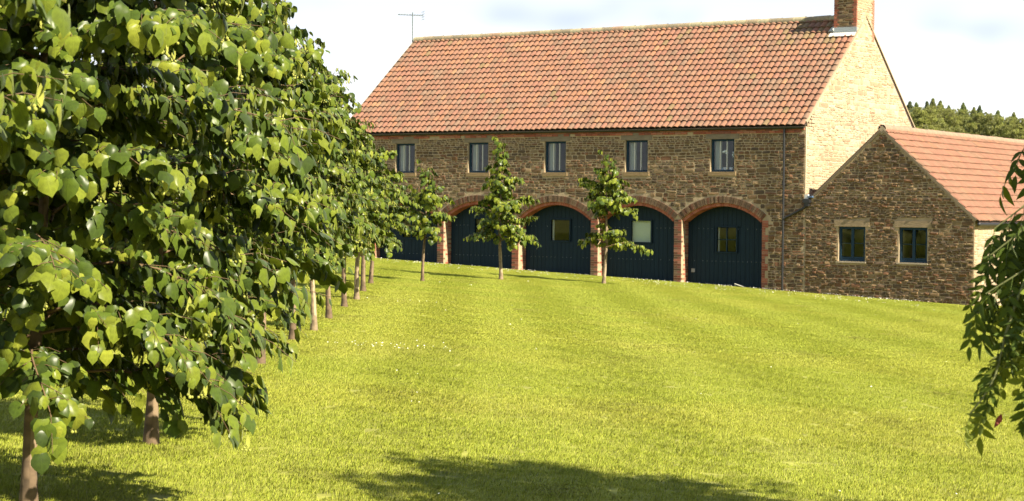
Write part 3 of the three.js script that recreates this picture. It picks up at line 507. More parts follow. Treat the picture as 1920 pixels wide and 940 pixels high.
// things on the sill of the upper window nearest the downpipe
{
  const base = (dx) => toBarn(V3(winX[0] + dx, WBOT + 0.005, -0.27)), pm = std([0.7, 0.7, 0.66], 0.7), bl = std([0.25, 0.45, 0.6], 0.5);
  part('board', boxG(WW + 0.1, 0.03, 0.3), M.white, frontWall, 'inner sill board').position.set(winX[0], WBOT - 0.012, -0.31);
  const pet = new THREE.SphereGeometry(0.05, 8, 6); pet.scale(1, 0.75, 0.35);
  const orch = (dx, hgt, spots, label) => { const o = top(new THREE.Group(), 'potted_orchid'); o.position.copy(base(dx)); o.rotation.y = PSI; tag(o, label, 'plant', 'plants on the window sill'); part('pot', new THREE.LatheGeometry([[0.001, 0], [0.05, 0], [0.07, 0.14], [0.06, 0.14], [0.045, 0.02], [0.001, 0.02]].map(([a, b]) => new THREE.Vector2(a, b)), 14), pm, o); part('stem', new GB().tube([V3(0, 0.1, 0), V3(0.01, hgt * 0.6, 0), V3(spots[0][0], spots[0][1], 0)], [0.006, 0.005, 0.003], 5).geo(), std([0.05, 0.09, 0.02], 0.7), o); for (const [x, y] of spots) part('flower', pet, pm, o).position.set(x, y, 0.03); };
  orch(-0.03, 0.62, [[0.0, 0.66], [-0.05, 0.64], [0.06, 0.68], [0.07, 0.6]], 'white potted orchid arching across the middle panes of the window');
  orch(0.19, 0.55, [[0.1, 0.62], [0.08, 0.54], [0.12, 0.56], [0.11, 0.48]], 'white potted orchid with drooping flowers beside the window jamb');
  const jug = top(shade(new THREE.Mesh(new THREE.LatheGeometry([[0.001, 0], [0.05, 0], [0.062, 0.05], [0.045, 0.1], [0.04, 0.13], [0.036, 0.13], [0.04, 0.1], [0.001, 0.02]].map(([a, b]) => new THREE.Vector2(a, b)), 14), bl)), 'jug'); jug.position.copy(base(-0.17)); tag(jug, 'small blue jug standing on the window sill', 'jug');
}
console.log('buildings done');

// ================================================================ far outbuilding roof and woods behind
{
  const o = top(new THREE.Group(), 'far_outbuilding'); o.position.copy(toBarn(V3(11, 0, -28))); o.rotation.y = PSI; tag(o, 'distant low outbuilding with brown tiled roof behind the wing', 'outbuilding');
  const rid = 5.03, ev = 2.6; part('wall', boxG(14, ev + 1, 6, 7, (ev - 1) / 2, -3.2), M.mortar, o);
  const s = new THREE.Shape(); s.moveTo(0.2, ev - 0.1); s.lineTo(3.2, rid); s.lineTo(6.2, ev - 0.1); s.closePath(); part('roof', new THREE.ExtrudeGeometry(s, { depth: 14.4, bevelEnabled: false }).rotateY(Math.PI / 2).translate(-0.2, 0, 0), tileMats[3], o);
  for (let i = 0; i < 30; i++) part('ridge_tile', new THREE.CylinderGeometry(0.16, 0.16, 0.46, 8).rotateZ(Math.PI / 2), i % 3 ? tileMats[5] : tileMats[7], o).position.set(0.05 + i * 0.47, rid, -3.2);
}
const leafMat = (c, o = {}) => new THREE.MeshPhysicalMaterial({ color: rgb(...c), roughness: 0.92, transmission: 0.3, thickness: 0, clearcoat: 0, side: THREE.DoubleSide, ...o });
const barkMat = std([0.25, 0.185, 0.13], 0.95, { map: T.bark, bumpMap: T.bark, bumpScale: 0.006 }), paleBark = std([0.42, 0.34, 0.25], 0.95, { map: T.bark, bumpMap: T.bark, bumpScale: 0.005 }), twigMat = std([0.12, 0.075, 0.035], 0.8);
{
  // a bough spray of many small needle-like leaf faces
  const r = rngOf(301), mk = (n, sp) => { const P = [], N = []; for (let i = 0; i < n; i++) { const c = V3((r() - 0.5) * 1.5, (r() - 0.5) * 0.7, (r() - 0.5) * 1.5), a = V3(r() - 0.5, r() - 0.3, r() - 0.5).normalize(), b = V3(r() - 0.5, r() - 0.5, r() - 0.5).cross(a).normalize(), l = sp * (0.6 + r()), w = sp * 0.3; const q = [c.clone().addScaledVector(b, -w), c.clone().addScaledVector(b, w), c.clone().addScaledVector(a, l)], nn = q[1].clone().sub(q[0]).cross(q[2].clone().sub(q[0])).normalize(); for (const v of q) { P.push(v.x, v.y, v.z); N.push(nn.x, nn.y, nn.z); } } const g = new THREE.BufferGeometry(); g.setAttribute('position', new THREE.Float32BufferAttribute(P, 3)); g.setAttribute('normal', new THREE.Float32BufferAttribute(N, 3)); return g; };
  const spray = mk(120, 0.34), cols = [[0.17, 0.195, 0.035], [0.15, 0.195, 0.04], [0.09, 0.125, 0.04], [0.20, 0.215, 0.035]], mats = cols.map((c) => leafMat(c, { transmission: 0.4 }));
  const px = [[1699, 200, 0], [1703, 193, 2], [1715, 195, 1], [1735, 193, 2], [1746, 187, 0], [1760, 191, 0], [1776, 200, 1], [1790, 205, 3], [1803, 195, 1], [1823, 203, 0], [1834, 199, 2], [1849, 215, 1], [1868, 208, 1], [1884, 219, 3], [1898, 212, 0], [1914, 228, 1], [1730, 203, 3], [1768, 206, 3], [1812, 207, 3], [1858, 216, 3], [1709, 205, 3], [1750, 200, 3], [1840, 212, 3], [1905, 222, 3], [1930, 218, 0], [1955, 212, 1]];
  px.forEach(([x, y, k], i) => {
    const d = 128 + 22 * r() + (i > 15 && i < 24 ? -8 : 0), X = (x - 960) / 3627 * d, Y = 1.65 + (409 - y) / 3627 * d, b = gy(X, -d), H = Y - b, o = top(new THREE.Group(), 'woodland_tree'); o.position.set(X, b, -d);
    tag(o, ['tall yellow-green larch-like tree in the wood behind the wing', 'bright green conical tree in the wood behind the wing', 'dark pointed conifer in the wood behind the wing', 'low rounded yellow-green tree filling the wood behind the wing'][k], 'tree', 'trees in the wood behind the wing');
    part('trunk', new GB().tube([V3(0, -0.3, 0), V3(0.1, H * 0.5, 0), V3(0, H * 0.97, 0)], [0.2, 0.12, 0.02], 6).geo(), barkMat, o);
    const n = 950, im = new THREE.InstancedMesh(spray, mats[k], n), m = new THREE.Matrix4(), q = new THREE.Quaternion(), cc = new THREE.Color();
    for (let j = 0; j < n; j++) { const s = Math.pow(r(), 0.75), lead = false, yy = lead ? 1 - Math.pow(r(), 0.8) * 2.4 / H : mix(0.18, 0.999, s), below = H * (1 - yy), R = (k === 3 ? 2.0 * Math.sqrt(Math.max(0.05, 1 - Math.pow((yy - 0.4) / 0.62, 2))) : Math.min(1.9, lead ? 0.01 + 0.13 * below : 0.02 + 0.27 * below)) * (0.5 + 0.75 * r()), a = r() * 6.283, rr = R * Math.sqrt(0.25 + 0.75 * r()); q.setFromEuler(new THREE.Euler((r() - 0.5) * (lead ? 0.2 : 0.9), r() * 6.28, (r() - 0.5) * (lead ? 0.2 : 0.9))); const sc = mix(0.07, 0.6, clamp(below / 4.5, 0, 1)) * (0.55 + 0.8 * r()); m.compose(V3(Math.cos(a) * rr, yy * H, Math.sin(a) * rr), q, V3(sc * (lead ? 0.4 : 1), sc * (lead ? 2.6 : 1.5), sc * (lead ? 0.4 : 1))); im.setMatrixAt(j, m); const v = 0.6 + 0.75 * r(); im.setColorAt(j, cc.setRGB(v, v * (0.95 + 0.1 * r()), v * 0.9)); }
    im.name = 'crown'; im.userData.kind = 'stuff'; shade(im); o.add(im);
  });
}

// ================================================================ LIME TREES
// heart-shaped leaf, stalk end at the origin, tip along +y, upper side +z
function limeLeaf(seed) {
  const r = rngOf(seed), rows = [[0, 0.03], [0.05, 0.3], [0.22, 0.5], [0.46, 0.5], [0.7, 0.34], [0.88, 0.12], [1, 0]], P = [], U = [], I = [], fold = 0.08 + 0.16 * r(), cup = 0.55 + 0.7 * r(), curl = 0.2 + 0.45 * r(), skew = (r() - 0.5) * 0.2, tw = (r() - 0.5) * 0.5, ph = r() * 6;
  rows.forEach(([t, w], j) => { for (const s of [-1, -0.55, 0, 0.55, 1]) { const wob = Math.abs(s) === 1 ? 1 + (r() - 0.5) * 0.16 : 1, y = t - (j === 1 ? 0.11 * Math.abs(s) : 0) - (j === 0 ? 0.03 * Math.abs(s) : 0), x = s * w * wob + skew * t * t * 0.5; P.push(x, y, fold * Math.abs(s) * w * 1.4 - cup * s * s * w * w - curl * t * t + s * tw * w * t + (Math.abs(s) === 1 ? 0.05 * Math.sin(j * 2.1 + ph + s) * w * 2 : 0)); U.push(0.5 + s * w, t); } });
  for (let j = 0; j + 1 < rows.length; j++) for (let s = 0; s < 4; s++) { const a = j * 5 + s; I.push(a, a + 1, a + 6, a, a + 6, a + 5); }
  const g = new THREE.BufferGeometry(); g.setAttribute('position', new THREE.Float32BufferAttribute(P, 3)); g.setAttribute('uv', new THREE.Float32BufferAttribute(U, 2)); g.setIndex(I); g.computeVertexNormals(); return g;
}
const leafGeos = [1, 2, 3, 4, 5, 6].map((k) => limeLeaf(400 + k));
const leafCols = [[0.058, 0.096, 0.007], [0.078, 0.122, 0.008], [0.038, 0.066, 0.007], [0.115, 0.158, 0.010], [0.155, 0.192, 0.014]], youngCols = [[0.25, 0.31, 0.026], [0.31, 0.35, 0.034], [0.21, 0.27, 0.024]];
const gloss = { clearcoat: 0.3, clearcoatRoughness: 0.32, specularIntensity: 0.25, map: T.leaf, bumpMap: T.leaf, bumpScale: 0.004 };
const leafMats = leafCols.map((c) => leafMat(c, { ...gloss, transmission: 0.27 })).concat(youngCols.map((c) => leafMat(c, { ...gloss, transmission: 0.45 })));
const leafWhite = leafMat([1, 1, 1], { ...gloss, transmission: 0.27 }), youngWhite = leafMat([1, 1, 1], { ...gloss, transmission: 0.45 });
// hanging flower cluster: long pale bract, stalk and small round buds
const bloom = (() => {
  const st = new GB().tube([V3(0, 0, 0), V3(0.004, -0.035, 0.004), V3(0.012, -0.075, 0.01)], [0.0016, 0.0014, 0.0012], 4); st.tube([V3(0.004, -0.045, 0.004), V3(0.026, -0.085, 0)], [0.0012, 0.001], 3); st.tube([V3(0.006, -0.05, 0.004), V3(-0.016, -0.09, 0.006)], [0.0012, 0.001], 3);
  const gs = [st.geo()]; for (const [x, y, z] of [[0.012, -0.079, 0.01], [0.028, -0.09, 0], [-0.017, -0.094, 0.006], [0.006, -0.092, -0.008]]) { const s = new THREE.IcosahedronGeometry(0.0075, 1); s.translate(x, y, z); const idx = []; for (let i = 0; i < s.attributes.position.count; i++) idx.push(i); s.setIndex(idx); gs.push(s); }
  const b = []; const bp = [[0, 0], [0.009, -0.02], [0.012, -0.045], [0.008, -0.075], [0, -0.085], [-0.008, -0.075], [-0.012, -0.045], [-0.009, -0.02]]; for (const [x, y] of bp) b.push(x - 0.008, y, 0.004 + x * x * 40); const bg = new THREE.BufferGeometry(); bg.setAttribute('position', new THREE.Float32BufferAttribute(b, 3)); bg.setAttribute('uv', new THREE.Float32BufferAttribute(bp.flat(), 2)); bg.setIndex([0, 1, 7, 1, 2, 6, 1, 6, 7, 2, 3, 5, 2, 5, 6, 3, 4, 5]); bg.computeVertexNormals(); gs.push(bg);
  return mergeGeometries(gs);
})();
const bloomMat = leafMat([0.33, 0.35, 0.05], { transmission: 0.3 });
const crownShape = (s) => s < 0.3 ? mix(0.72, 1, Math.sin(s / 0.3 * Math.PI / 2)) : Math.pow(Math.max(0, 1 - Math.pow((s - 0.3) / 0.72, 2.3)), 0.75);

function limeTree(o) {
  const { x, z, H, R, base, seed } = o, r = rngOf(seed), shape = o.shape || crownShape, leafSize = o.leaf || 0.1, nB = o.nB || 34;
  const g = top(new THREE.Group(), 'lime_tree'); g.position.set(x, gy(x, z), z); tag(g, o.label, 'tree', o.group);
  const lean = V3((r() - 0.5) * 0.1, 0, (r() - 0.5) * 0.1), at = (y) => V3(lean.x * y * 0.5 + 0.02 * Math.sin(y * 2.3 + seed), y, lean.z * y * 0.5 + 0.02 * Math.cos(y * 1.9 + seed)), r0 = o.stem || 0.05;
  const tp = [], tr = []; for (let i = 0; i <= 14; i++) { const y = mix(-0.08, H * 0.96, i / 14); tp.push(at(y)); tr.push(Math.max(0.006, r0 * mix(1, 0.12, i / 14) * (i === 0 ? 1.5 : i === 1 ? 1.05 : 1) * (0.94 + 0.12 * r()))); }
  part('trunk', new GB().tube(tp, tr, 10).geo(), o.bark || barkMat, g);
  const leaves = [], blooms = [], toCam = V3(-x, 1.2, -z).normalize();
  const addLeaf = (p, dir, tip) => {
    const ax = at(p.y), out = V3(p.x - ax.x, 0, p.z - ax.z); const rad = out.length(); out.normalize();
    const young = r() < (tip ? 0.34 : 0.06) + (o.ragged ? 0.22 : 0), n = V3(out.x * 0.75 + (r() - 0.5) * 1.15, 0.5 + (r() - 0.5) * 0.9, out.z * 0.75 + (r() - 0.5) * 1.15).normalize();
    if (young) n.set(out.x + (r() - 0.5) * 0.8, 0.12 + 0.2 * r(), out.z + (r() - 0.5) * 0.8).normalize();
    const t = dir.clone().multiplyScalar(young ? 0.15 : 0.55).add(V3(out.x * 0.2 + (r() - 0.5) * 0.7, -0.75, out.z * 0.2 + (r() - 0.5) * 0.7)); t.addScaledVector(n, -t.dot(n)).normalize();
    const s = leafSize * (0.45 + 0.78 * Math.pow(r(), 0.85)) * (young ? 0.95 : 1), sx = t.clone().cross(n).normalize(), m = new THREE.Matrix4().makeBasis(sx.multiplyScalar(s * (0.9 + 0.15 * r())), t.clone().multiplyScalar(s), n.clone().multiplyScalar(s)).setPosition(p.x, p.y, p.z);
    leaves.push({ m, young, k: young ? 5 + Math.floor(r() * 3) : Math.floor(r() * 5), g: Math.floor(r() * 6), score: (p.x * toCam.x + p.z * toCam.z) + rad * 0.35 + s * 3 + (young ? 0.15 : 0) + r() * 0.3 });
  };
  for (let i = 0; i < nB; i++) {
    const f = (i + 0.5) / nB, y0 = base + (H - base) * (0.01 + 0.93 * Math.pow(f, 0.92)), az = i * 2.39996 + r() * 0.6, s0 = (y0 - base) / (H - base), rise = (mix(0.05, 0.5, s0) + (o.ragged ? 0.25 : 0)) * (0.6 + 0.6 * r());
    const yEnd = y0 + rise * R, sE = clamp((yEnd - base) / (H - base), 0, 0.99), len = Math.max(0.10, R * shape(sE, az) * (o.ragged ? 0.4 + 0.85 * r() : 0.55 + 0.62 * r())), droop = mix(0.34, 0.12, s0) * (0.5 + 0.9 * r()) * len;
    if (shape(sE, az) < 0.05 && s0 < 0.9) continue;
    const A = at(y0), dx = Math.cos(az), dz = Math.sin(az), pt = (t) => { const q = A.clone(); q.x += dx * len * t + 0.05 * Math.sin(t * 4 + i); q.z += dz * len * t + 0.05 * Math.cos(t * 3 + i); q.y += (rise + 0.28 * len) * t * 1.0 - (droop + 0.28 * len) * t * t; return q; };
    const gb = new GB(), bp = [], br = []; for (let k = 0; k <= 6; k++) { bp.push(pt(k / 6)); br.push(mix(0.011, 0.0025, k / 6) * (r0 / 0.05) * mix(1.1, 0.6, s0)); } gb.tube(bp, br, 5);
    const nT = Math.max(3, Math.round(len * (o.twigs || 11)));
    for (let j = 0; j < nT; j++) {
      const t = mix(0.16, 1, (j + 0.6 * r()) / nT), P = pt(Math.min(1, t)), sd = j % 2 ? 1 : -1, a2 = az + sd * (0.35 + 0.75 * r()) * (j === nT - 1 ? 0.1 : 1), tl = (0.12 + 0.3 * r()) * Math.min(1, 0.5 + len * 0.6) * (o.twigLen || 1), el = (r() - 0.42) * 0.8 + 0.25 * s0, D = V3(Math.cos(a2) * Math.cos(el), Math.sin(el), Math.sin(a2) * Math.cos(el)), q = (u) => P.clone().addScaledVector(D, tl * u).add(V3(0, -0.35 * tl * u * u, 0));
      gb.tube([P, q(0.5), q(1)], [0.003, 0.0024, 0.0016], 3);
      const nL = Math.max(3, Math.round(tl / (o.gap || 0.036)));
      for (let l = 0; l < nL; l++) { const u = (l + 0.5 + 0.5 * r()) / nL, p = q(u), sdl = V3(-D.z, 0, D.x).multiplyScalar((l % 2 ? 1 : -1) * 0.028).add(V3((r() - 0.5) * 0.05, (r() - 0.5) * 0.05 - 0.01, (r() - 0.5) * 0.05)); addLeaf(p.add(sdl), D, u > 0.8); }
      if (r() < (o.bloom ?? 0.35)) { const p = q(0.5 + 0.5 * r()); blooms.push([p.x, p.y - 0.03, p.z, r() * 6.28, 0.85 + 0.5 * r()]); }
    }
    part('branch', gb.geo(), twigMat, g);
  }
  leaves.sort((a, b) => b.score - a.score);
  const nP = o.leafParts || 0, cc = new THREE.Color(), cut = leaves.splice(0, nP);
  for (const l of cut) { const m = shade(new THREE.Mesh(leafGeos[l.g], leafMats[l.k])); m.name = 'leaf'; l.m.decompose(m.position, m.quaternion, m.scale); g.add(m); }
  for (const young of [false, true]) for (let k = 0; k < 6; k++) {
    const set = leaves.filter((l) => l.young === young && l.g === k); if (!set.length) continue;
    const im = new THREE.InstancedMesh(leafGeos[k], young ? youngWhite : leafWhite, set.length);
    set.forEach((l, i) => { im.setMatrixAt(i, l.m); const c = leafMats[l.k].color, v = 0.82 + 0.36 * hash2(i, seed, 9); im.setColorAt(i, cc.setRGB(c.r * v, c.g * v, c.b * v)); });
    im.name = young ? 'young_foliage' : 'foliage'; im.userData.kind = 'stuff'; shade(im); g.add(im);
  }
  if (blooms.length) { const im = new THREE.InstancedMesh(bloom, bloomMat, blooms.length), m = new THREE.Matrix4(), q = new THREE.Quaternion(); blooms.forEach(([a, b, c, t, s], i) => { q.setFromEuler(new THREE.Euler((t % 1 - 0.5) * 0.4, t, 0)); im.setMatrixAt(i, m.compose(V3(a, b, c), q, V3(s, s, s))); }); im.name = 'flower_clusters'; im.userData.kind = 'stuff'; shade(im); g.add(im); }
  return leaves.length + cut.length;
}
const rowGroup = 'row of lime trees along the lawn';
const row = [ // x, z, height, radius, crown base, stem radius, leaf parts
  [-2.74, -6.4, 3.9, 1.0, 0.9, 0.045, 40], [-2.52, -10.17, 4.0, 1.2, 0.6, 0.042, 300], [-2.40, -13.0, 3.9, 1.1, 0.72, 0.045, 300], [-2.46, -16.4, 3.8, 0.98, 0.85, 0.045, 300], [-2.6, -20.0, 3.8, 0.72, 1.05, 0.045, 220],
  [-2.71, -23.8, 3.5, 0.85, 1.05, 0.04, 220], [-2.67, -25.95, 3.75, 0.72, 1.1, 0.042, 160], [-2.75, -28.96, 3.6, 0.66, 1.1, 0.045, 160], [-2.85, -32.9, 3.1, 0.75, 1.0, 0.05, 60], [-2.86, -35.8, 3.05, 0.85, 1.1, 0.05, 0], [-3.04, -39.8, 3.0, 0.88, 1.1, 0.055, 0], [-3.26, -44.9, 2.9, 0.92, 1.1, 0.055, 0],
];
const nth = ['first', 'second', 'third', 'fourth', 'fifth', 'sixth', 'seventh', 'eighth', 'ninth', 'tenth', 'eleventh', 'twelfth'];
let nLeaves = 0;
row.forEach(([x, z, H, R, base, stem, parts], i) => { const far = -z > 30; nLeaves += limeTree({ x, z, H, R, base, stem, seed: 500 + i * 7, nB: far ? 40 : i === 1 ? 84 : i === 2 ? 70 : 56, twigs: far ? 15 : 18, gap: far ? 0.032 : 0.026, leaf: far ? 0.10 : 0.088, leafParts: parts, label: 'leafy lime tree in the row along the lawn, ' + nth[row.length - 1 - i] + ' counting from the barn', group: rowGroup, bark: i % 3 === 0 ? paleBark : barkMat }); });
nLeaves += limeTree({ x: -2.25, z: -49, H: 2.65, R: 0.66, base: 1.0, stem: 0.045, ragged: true, seed: 601, nB: 24, twigs: 15, gap: 0.032, leaf: 0.12, bloom: 0.1, twigLen: 0.8, label: 'short sparse lime sapling on a thin dark stem before the arcade', group: 'lime saplings before the barn', bark: barkMat });
nLeaves += limeTree({ x: -0.32, z: -54, H: 3.6, R: 0.86, base: 1.0, stem: 0.055, ragged: true, seed: 611, nB: 34, twigs: 16, gap: 0.03, leaf: 0.125, bloom: 0.1, shape: (s) => s < 0.1 ? 0.5 : s < 0.55 ? 0.95 - 0.2 * Math.abs(s - 0.3) : Math.max(0.08, 0.88 * Math.pow(Math.max(0, 1 - (s - 0.55) / 0.46), 1.1)), label: 'full leafy lime sapling with a pointed leader on a pale stem before the arched doors', group: 'lime saplings before the barn', bark: paleBark });
nLeaves += limeTree({ x: 2.7, z: -56.3, H: 3.45, R: 0.95, base: 1.0, stem: 0.055, ragged: true, seed: 621, nB: 36, twigs: 16, gap: 0.03, leaf: 0.125, bloom: 0.1, shape: (s) => s < 0.08 ? 0.55 : s < 0.34 ? 1 : s < 0.54 ? 0.03 : s < 0.86 ? 0.85 : 0.6 * (1 - s) / 0.14 + 0.15, label: 'open lime sapling with its foliage in two separate tiers before the arched doors', group: 'lime saplings before the barn', bark: paleBark });
console.log('lime leaves', nLeaves);

// ================================================================ pinnate-leaved tree standing to the right, its boughs hanging into view
const ashLeaflet = (() => { const rows = [[0, 0.01], [0.18, 0.13], [0.42, 0.18], [0.72, 0.11], [1, 0]], P = [], U = [], I = []; rows.forEach(([t, w]) => { for (const s of [-1, 0, 1]) { P.push(s * w, t, (s ? w * 0.35 : 0) - 0.18 * t * t); U.push(0.5 + s * w, t); } }); for (let j = 0; j + 1 < rows.length; j++) for (let s = 0; s < 2; s++) { const a = j * 3 + s; I.push(a, a + 1, a + 4, a, a + 4, a + 3); } const g = new THREE.BufferGeometry(); g.setAttribute('position', new THREE.Float32BufferAttribute(P, 3)); g.setAttribute('uv', new THREE.Float32BufferAttribute(U, 2)); g.setIndex(I); g.computeVertexNormals(); return g; })();
function pinnate(seed) { // unit leaf: stalk along +y, length 1, drooping
  const r = rngOf(seed), gs = [], st = new GB(), at = (t) => V3(0.06 * Math.sin(t * 3 + seed), t, -0.25 * t * t); st.tube([at(0), at(0.35), at(0.7), at(0.92)], [0.012, 0.010, 0.008, 0.004], 3); gs.push(st.geo());
  const n = 3, put = (t, ang, s) => { const g = ashLeaflet.clone(), m = new THREE.Matrix4().compose(at(t), new THREE.Quaternion().setFromEuler(new THREE.Euler(-0.35 - 0.5 * r(), (r() - 0.5) * 0.8, -ang)), V3(s, s, s)); g.applyMatrix4(m); gs.push(g); };
  for (let i = 0; i < n; i++) for (const s of [-1, 1]) put(0.3 + i * 0.22, s * (0.95 - 0.12 * i + 0.25 * (r() - 0.5)), 0.36 + 0.1 * r()); put(0.92, (r() - 0.5) * 0.3, 0.42);
  return mergeGeometries(gs);
}
const pinnates = [1, 2, 3, 4].map((k) => pinnate(k * 3)), ashMats = [[0.05, 0.08, 0.007], [0.065, 0.098, 0.008], [0.04, 0.064, 0.007], [0.115, 0.145, 0.012]].map((c) => leafMat(c, { clearcoat: 0.08, clearcoatRoughness: 0.4, specularIntensity: 0.3, transmission: 0.3 })), redLeaf = leafMat([0.2, 0.035, 0.02], { transmission: 0.3 }), ashWhite = leafMat([1, 1, 1], { clearcoat: 0.08, clearcoatRoughness: 0.4, specularIntensity: 0.3, transmission: 0.3 });
{
  const X = 4.1, Z = -8.6, g = top(new THREE.Group(), 'ash_tree'); g.position.set(X, gy(X, Z), Z); tag(g, 'dark green tree with narrow feathery leaflets drooping over the lawn', 'tree'); const r = rngOf(701);
  part('trunk', new GB().tube([V3(0, -0.1, 0), V3(0.03, 0.8, 0.02), V3(-0.02, 1.7, 0), V3(0, 2.8, 0.03), V3(0, 4.8, 0)], [0.15, 0.11, 0.1, 0.07, 0.02], 12).geo(), barkMat, g);
  const fol = [];
  const addP = (p, dir, s) => { const t = dir.clone().multiplyScalar(0.7).add(V3((r() - 0.5) * 0.5, -0.55 - 0.3 * r(), (r() - 0.5) * 0.5)).normalize(), n = V3((r() - 0.5), 0.8, (r() - 0.5)); n.addScaledVector(t, -n.dot(t)).normalize(); const sx = t.clone().cross(n); return new THREE.Matrix4().makeBasis(sx.multiplyScalar(s), t.multiplyScalar(s), n.multiplyScalar(s)).setPosition(p.x, p.y, p.z); };
  for (let i = 0; i < 46; i++) {
    const y0 = 2.0 + 2.6 * (i / 46), az = i * 2.4, len = 1.64 * Math.sqrt(Math.max(0.1, 1 - Math.pow((y0 - 3.1) / 1.8, 2))) * (0.75 + 0.35 * r()), dx = Math.cos(az), dz = Math.sin(az), pt = (t) => V3(dx * len * t, y0 + 0.55 * len * t - 0.5 * len * t * t, dz * len * t), gb = new GB(); gb.tube([pt(0), pt(0.4), pt(0.75), pt(1)], [0.028, 0.017, 0.01, 0.004], 5); part('branch', gb.geo(), twigMat, g);
    for (let j = 0; j < 74; j++) { const t = mix(0.2, 1, r()), p = pt(t).add(V3((r() - 0.5) * 0.55, (r() - 0.5) * 0.5, (r() - 0.5) * 0.55)), a = r() * 6.28; fol.push(addP(p, V3(Math.cos(a), 0, Math.sin(a)), 0.2 + 0.08 * r())); }
  }
  // hanging boughs on the lawn side
  const W = (x, h, z) => V3(x - X, h + 1.65 - gy(X, Z), z - Z); // h is measured from eye level
  const boughs = [
    [W(2.8, 0.75, -6.9), W(2.25, 0.45, -6.75), W(1.86, 0.0, -6.6), W(1.70, -0.32, -6.55), W(1.62, -0.56, -6.5), W(1.55, -0.66, -6.5)],
    [W(2.8, 0.6, -6.7), W(2.2, 0.3, -6.6), W(1.90, -0.08, -6.45), W(1.78, -0.38, -6.4), W(1.72, -0.62, -6.4)],
    [W(2.8, 0.5, -7.1), W(2.3, 0.32, -7.0), W(1.96, 0.06, -6.9), W(1.80, -0.06, -6.85)],
    [W(2.8, 0.45, -7.0), W(2.25, 0.2, -6.9), W(1.9, -0.08, -6.8), W(1.66, -0.24, -6.75)],
    [W(2.8, 0.3, -6.8), W(2.2, 0.05, -6.75), W(1.82, -0.22, -6.7), W(1.60, -0.34, -6.7)],
    [W(2.8, 0.3, -6.5), W(2.2, 0.0, -6.4), W(1.95, -0.3, -6.3), W(1.82, -0.52, -6.3), W(1.80, -0.6, -6.3)],
    [W(2.8, 0.1, -7.0), W(2.25, -0.1, -7.0), W(2.0, -0.3, -7.0), W(1.84, -0.45, -7.0)],
    [W(2.8, 0.6, -7.2), W(2.3, 0.4, -7.0), W(2.02, 0.1, -6.9), W(1.9, 0.0, -6.85)],
    [W(2.8, 0.2, -6.9), W(2.2, -0.05, -6.8), W(1.86, -0.36, -6.7), W(1.66, -0.5, -6.7)],
    [W(2.8, 0.0, -6.7), W(2.2, -0.2, -6.5), W(1.92, -0.42, -6.4), W(1.86, -0.6, -6.4)],
    [W(2.8, 0.6, -7.0), W(2.2, 0.35, -6.95), W(1.92, 0.12, -6.9), W(1.72, -0.04, -6.9)],
    [W(2.8, 0.5, -6.9), W(2.15, 0.25, -6.8), W(1.86, 0.02, -6.75), W(1.66, -0.14, -6.75)],
    [W(2.8, 0.3, -7.1), W(2.2, 0.12, -7.0), W(1.92, -0.1, -6.95), W(1.72, -0.26, -6.9)],
    [W(2.8, 0.5, -6.8), W(2.2, 0.2, -6.7), W(1.9, 0.05, -6.6), W(1.76, 0.0, -6.6)],
    [W(2.8, 0.4, -7.2), W(2.2, 0.18, -7.1), W(1.94, -0.02, -7.05), W(1.76, -0.16, -7.0)],
    [W(2.8, 0.3, -6.7), W(2.2, 0.1, -6.65), W(1.84, -0.12, -6.6), W(1.62, -0.26, -6.6)],
    [W(2.8, 0.2, -7.2), W(2.25, -0.05, -7.1), W(1.98, -0.22, -7.05), W(1.82, -0.34, -7.0)],
    [W(2.8, 0.1, -6.8), W(2.2, -0.15, -6.75), W(1.9, -0.3, -6.7), W(1.74, -0.42, -6.7)],
  ];
  let placed = 0; const hung = [];
  for (const B of boughs) {
    const c = new THREE.CatmullRomCurve3([V3(0, B[0].y - 0.25, 0), V3(B[0].x * 0.45, B[0].y + 0.12, B[0].z * 0.45), ...B]), pts = c.getPoints(24); part('branch', new GB().tube(pts, pts.map((_, i) => mix(0.022, 0.0022, Math.pow(i / 24, 0.6))), 5).geo(), std([0.09, 0.10, 0.03], 0.8), g);
    const L = c.getLength(), n = Math.round(L * 0.62 / 0.034);
    for (let i = 0; i < n; i++) { const t = mix(0.4, 1, (i + r()) / n), p = c.getPointAt(Math.min(1, t)), T2 = c.getTangentAt(Math.min(1, t)), a = (i % 2 ? 1 : -1) * (0.7 + 0.5 * r()), d = V3(T2.x * Math.cos(a) - T2.z * Math.sin(a), T2.y * 0.4, T2.x * Math.sin(a) + T2.z * Math.cos(a)).add(V3(-0.15, 0, 0)); hung.push({ k: Math.floor(r() * 4), c: Math.floor(Math.pow(r(), 1.4) * 4), m: addP(p, d, (0.14 + 0.06 * r()) * mix(1.1, 0.85, t)), x: (p.x + X) / -(p.z + Z) }); placed++; }
  }
  hung.sort((a, b) => a.x - b.x); // the outermost leaves, hanging over the lawn, are parts; those nearer the trunk join the foliage
  hung.forEach((l, i) => { if (i >= 299) return fol.push(l.m); const m = shade(new THREE.Mesh(pinnates[l.k], ashMats[l.c])); m.name = 'leaf'; l.m.decompose(m.position, m.quaternion, m.scale); g.add(m); });
  const rl = shade(new THREE.Mesh(ashLeaflet, redLeaf)); rl.name = 'leaf'; rl.userData.label = 'single reddish withered leaflet'; rl.position.copy(W(1.655, -0.66, -6.5)); rl.rotation.set(2.6, 0.4, 0.5); rl.scale.setScalar(0.06); g.add(rl);
  const cc = new THREE.Color();
  for (let k = 0; k < 4; k++) { const set = fol.filter((_, i) => i % 4 === k), im = new THREE.InstancedMesh(pinnates[k], ashWhite, set.length); set.forEach((m, i) => { im.setMatrixAt(i, m); const c = ashMats[i % 4].color; im.setColorAt(i, cc.copy(c)); }); im.name = 'foliage'; im.userData.kind = 'stuff'; shade(im); g.add(im); }
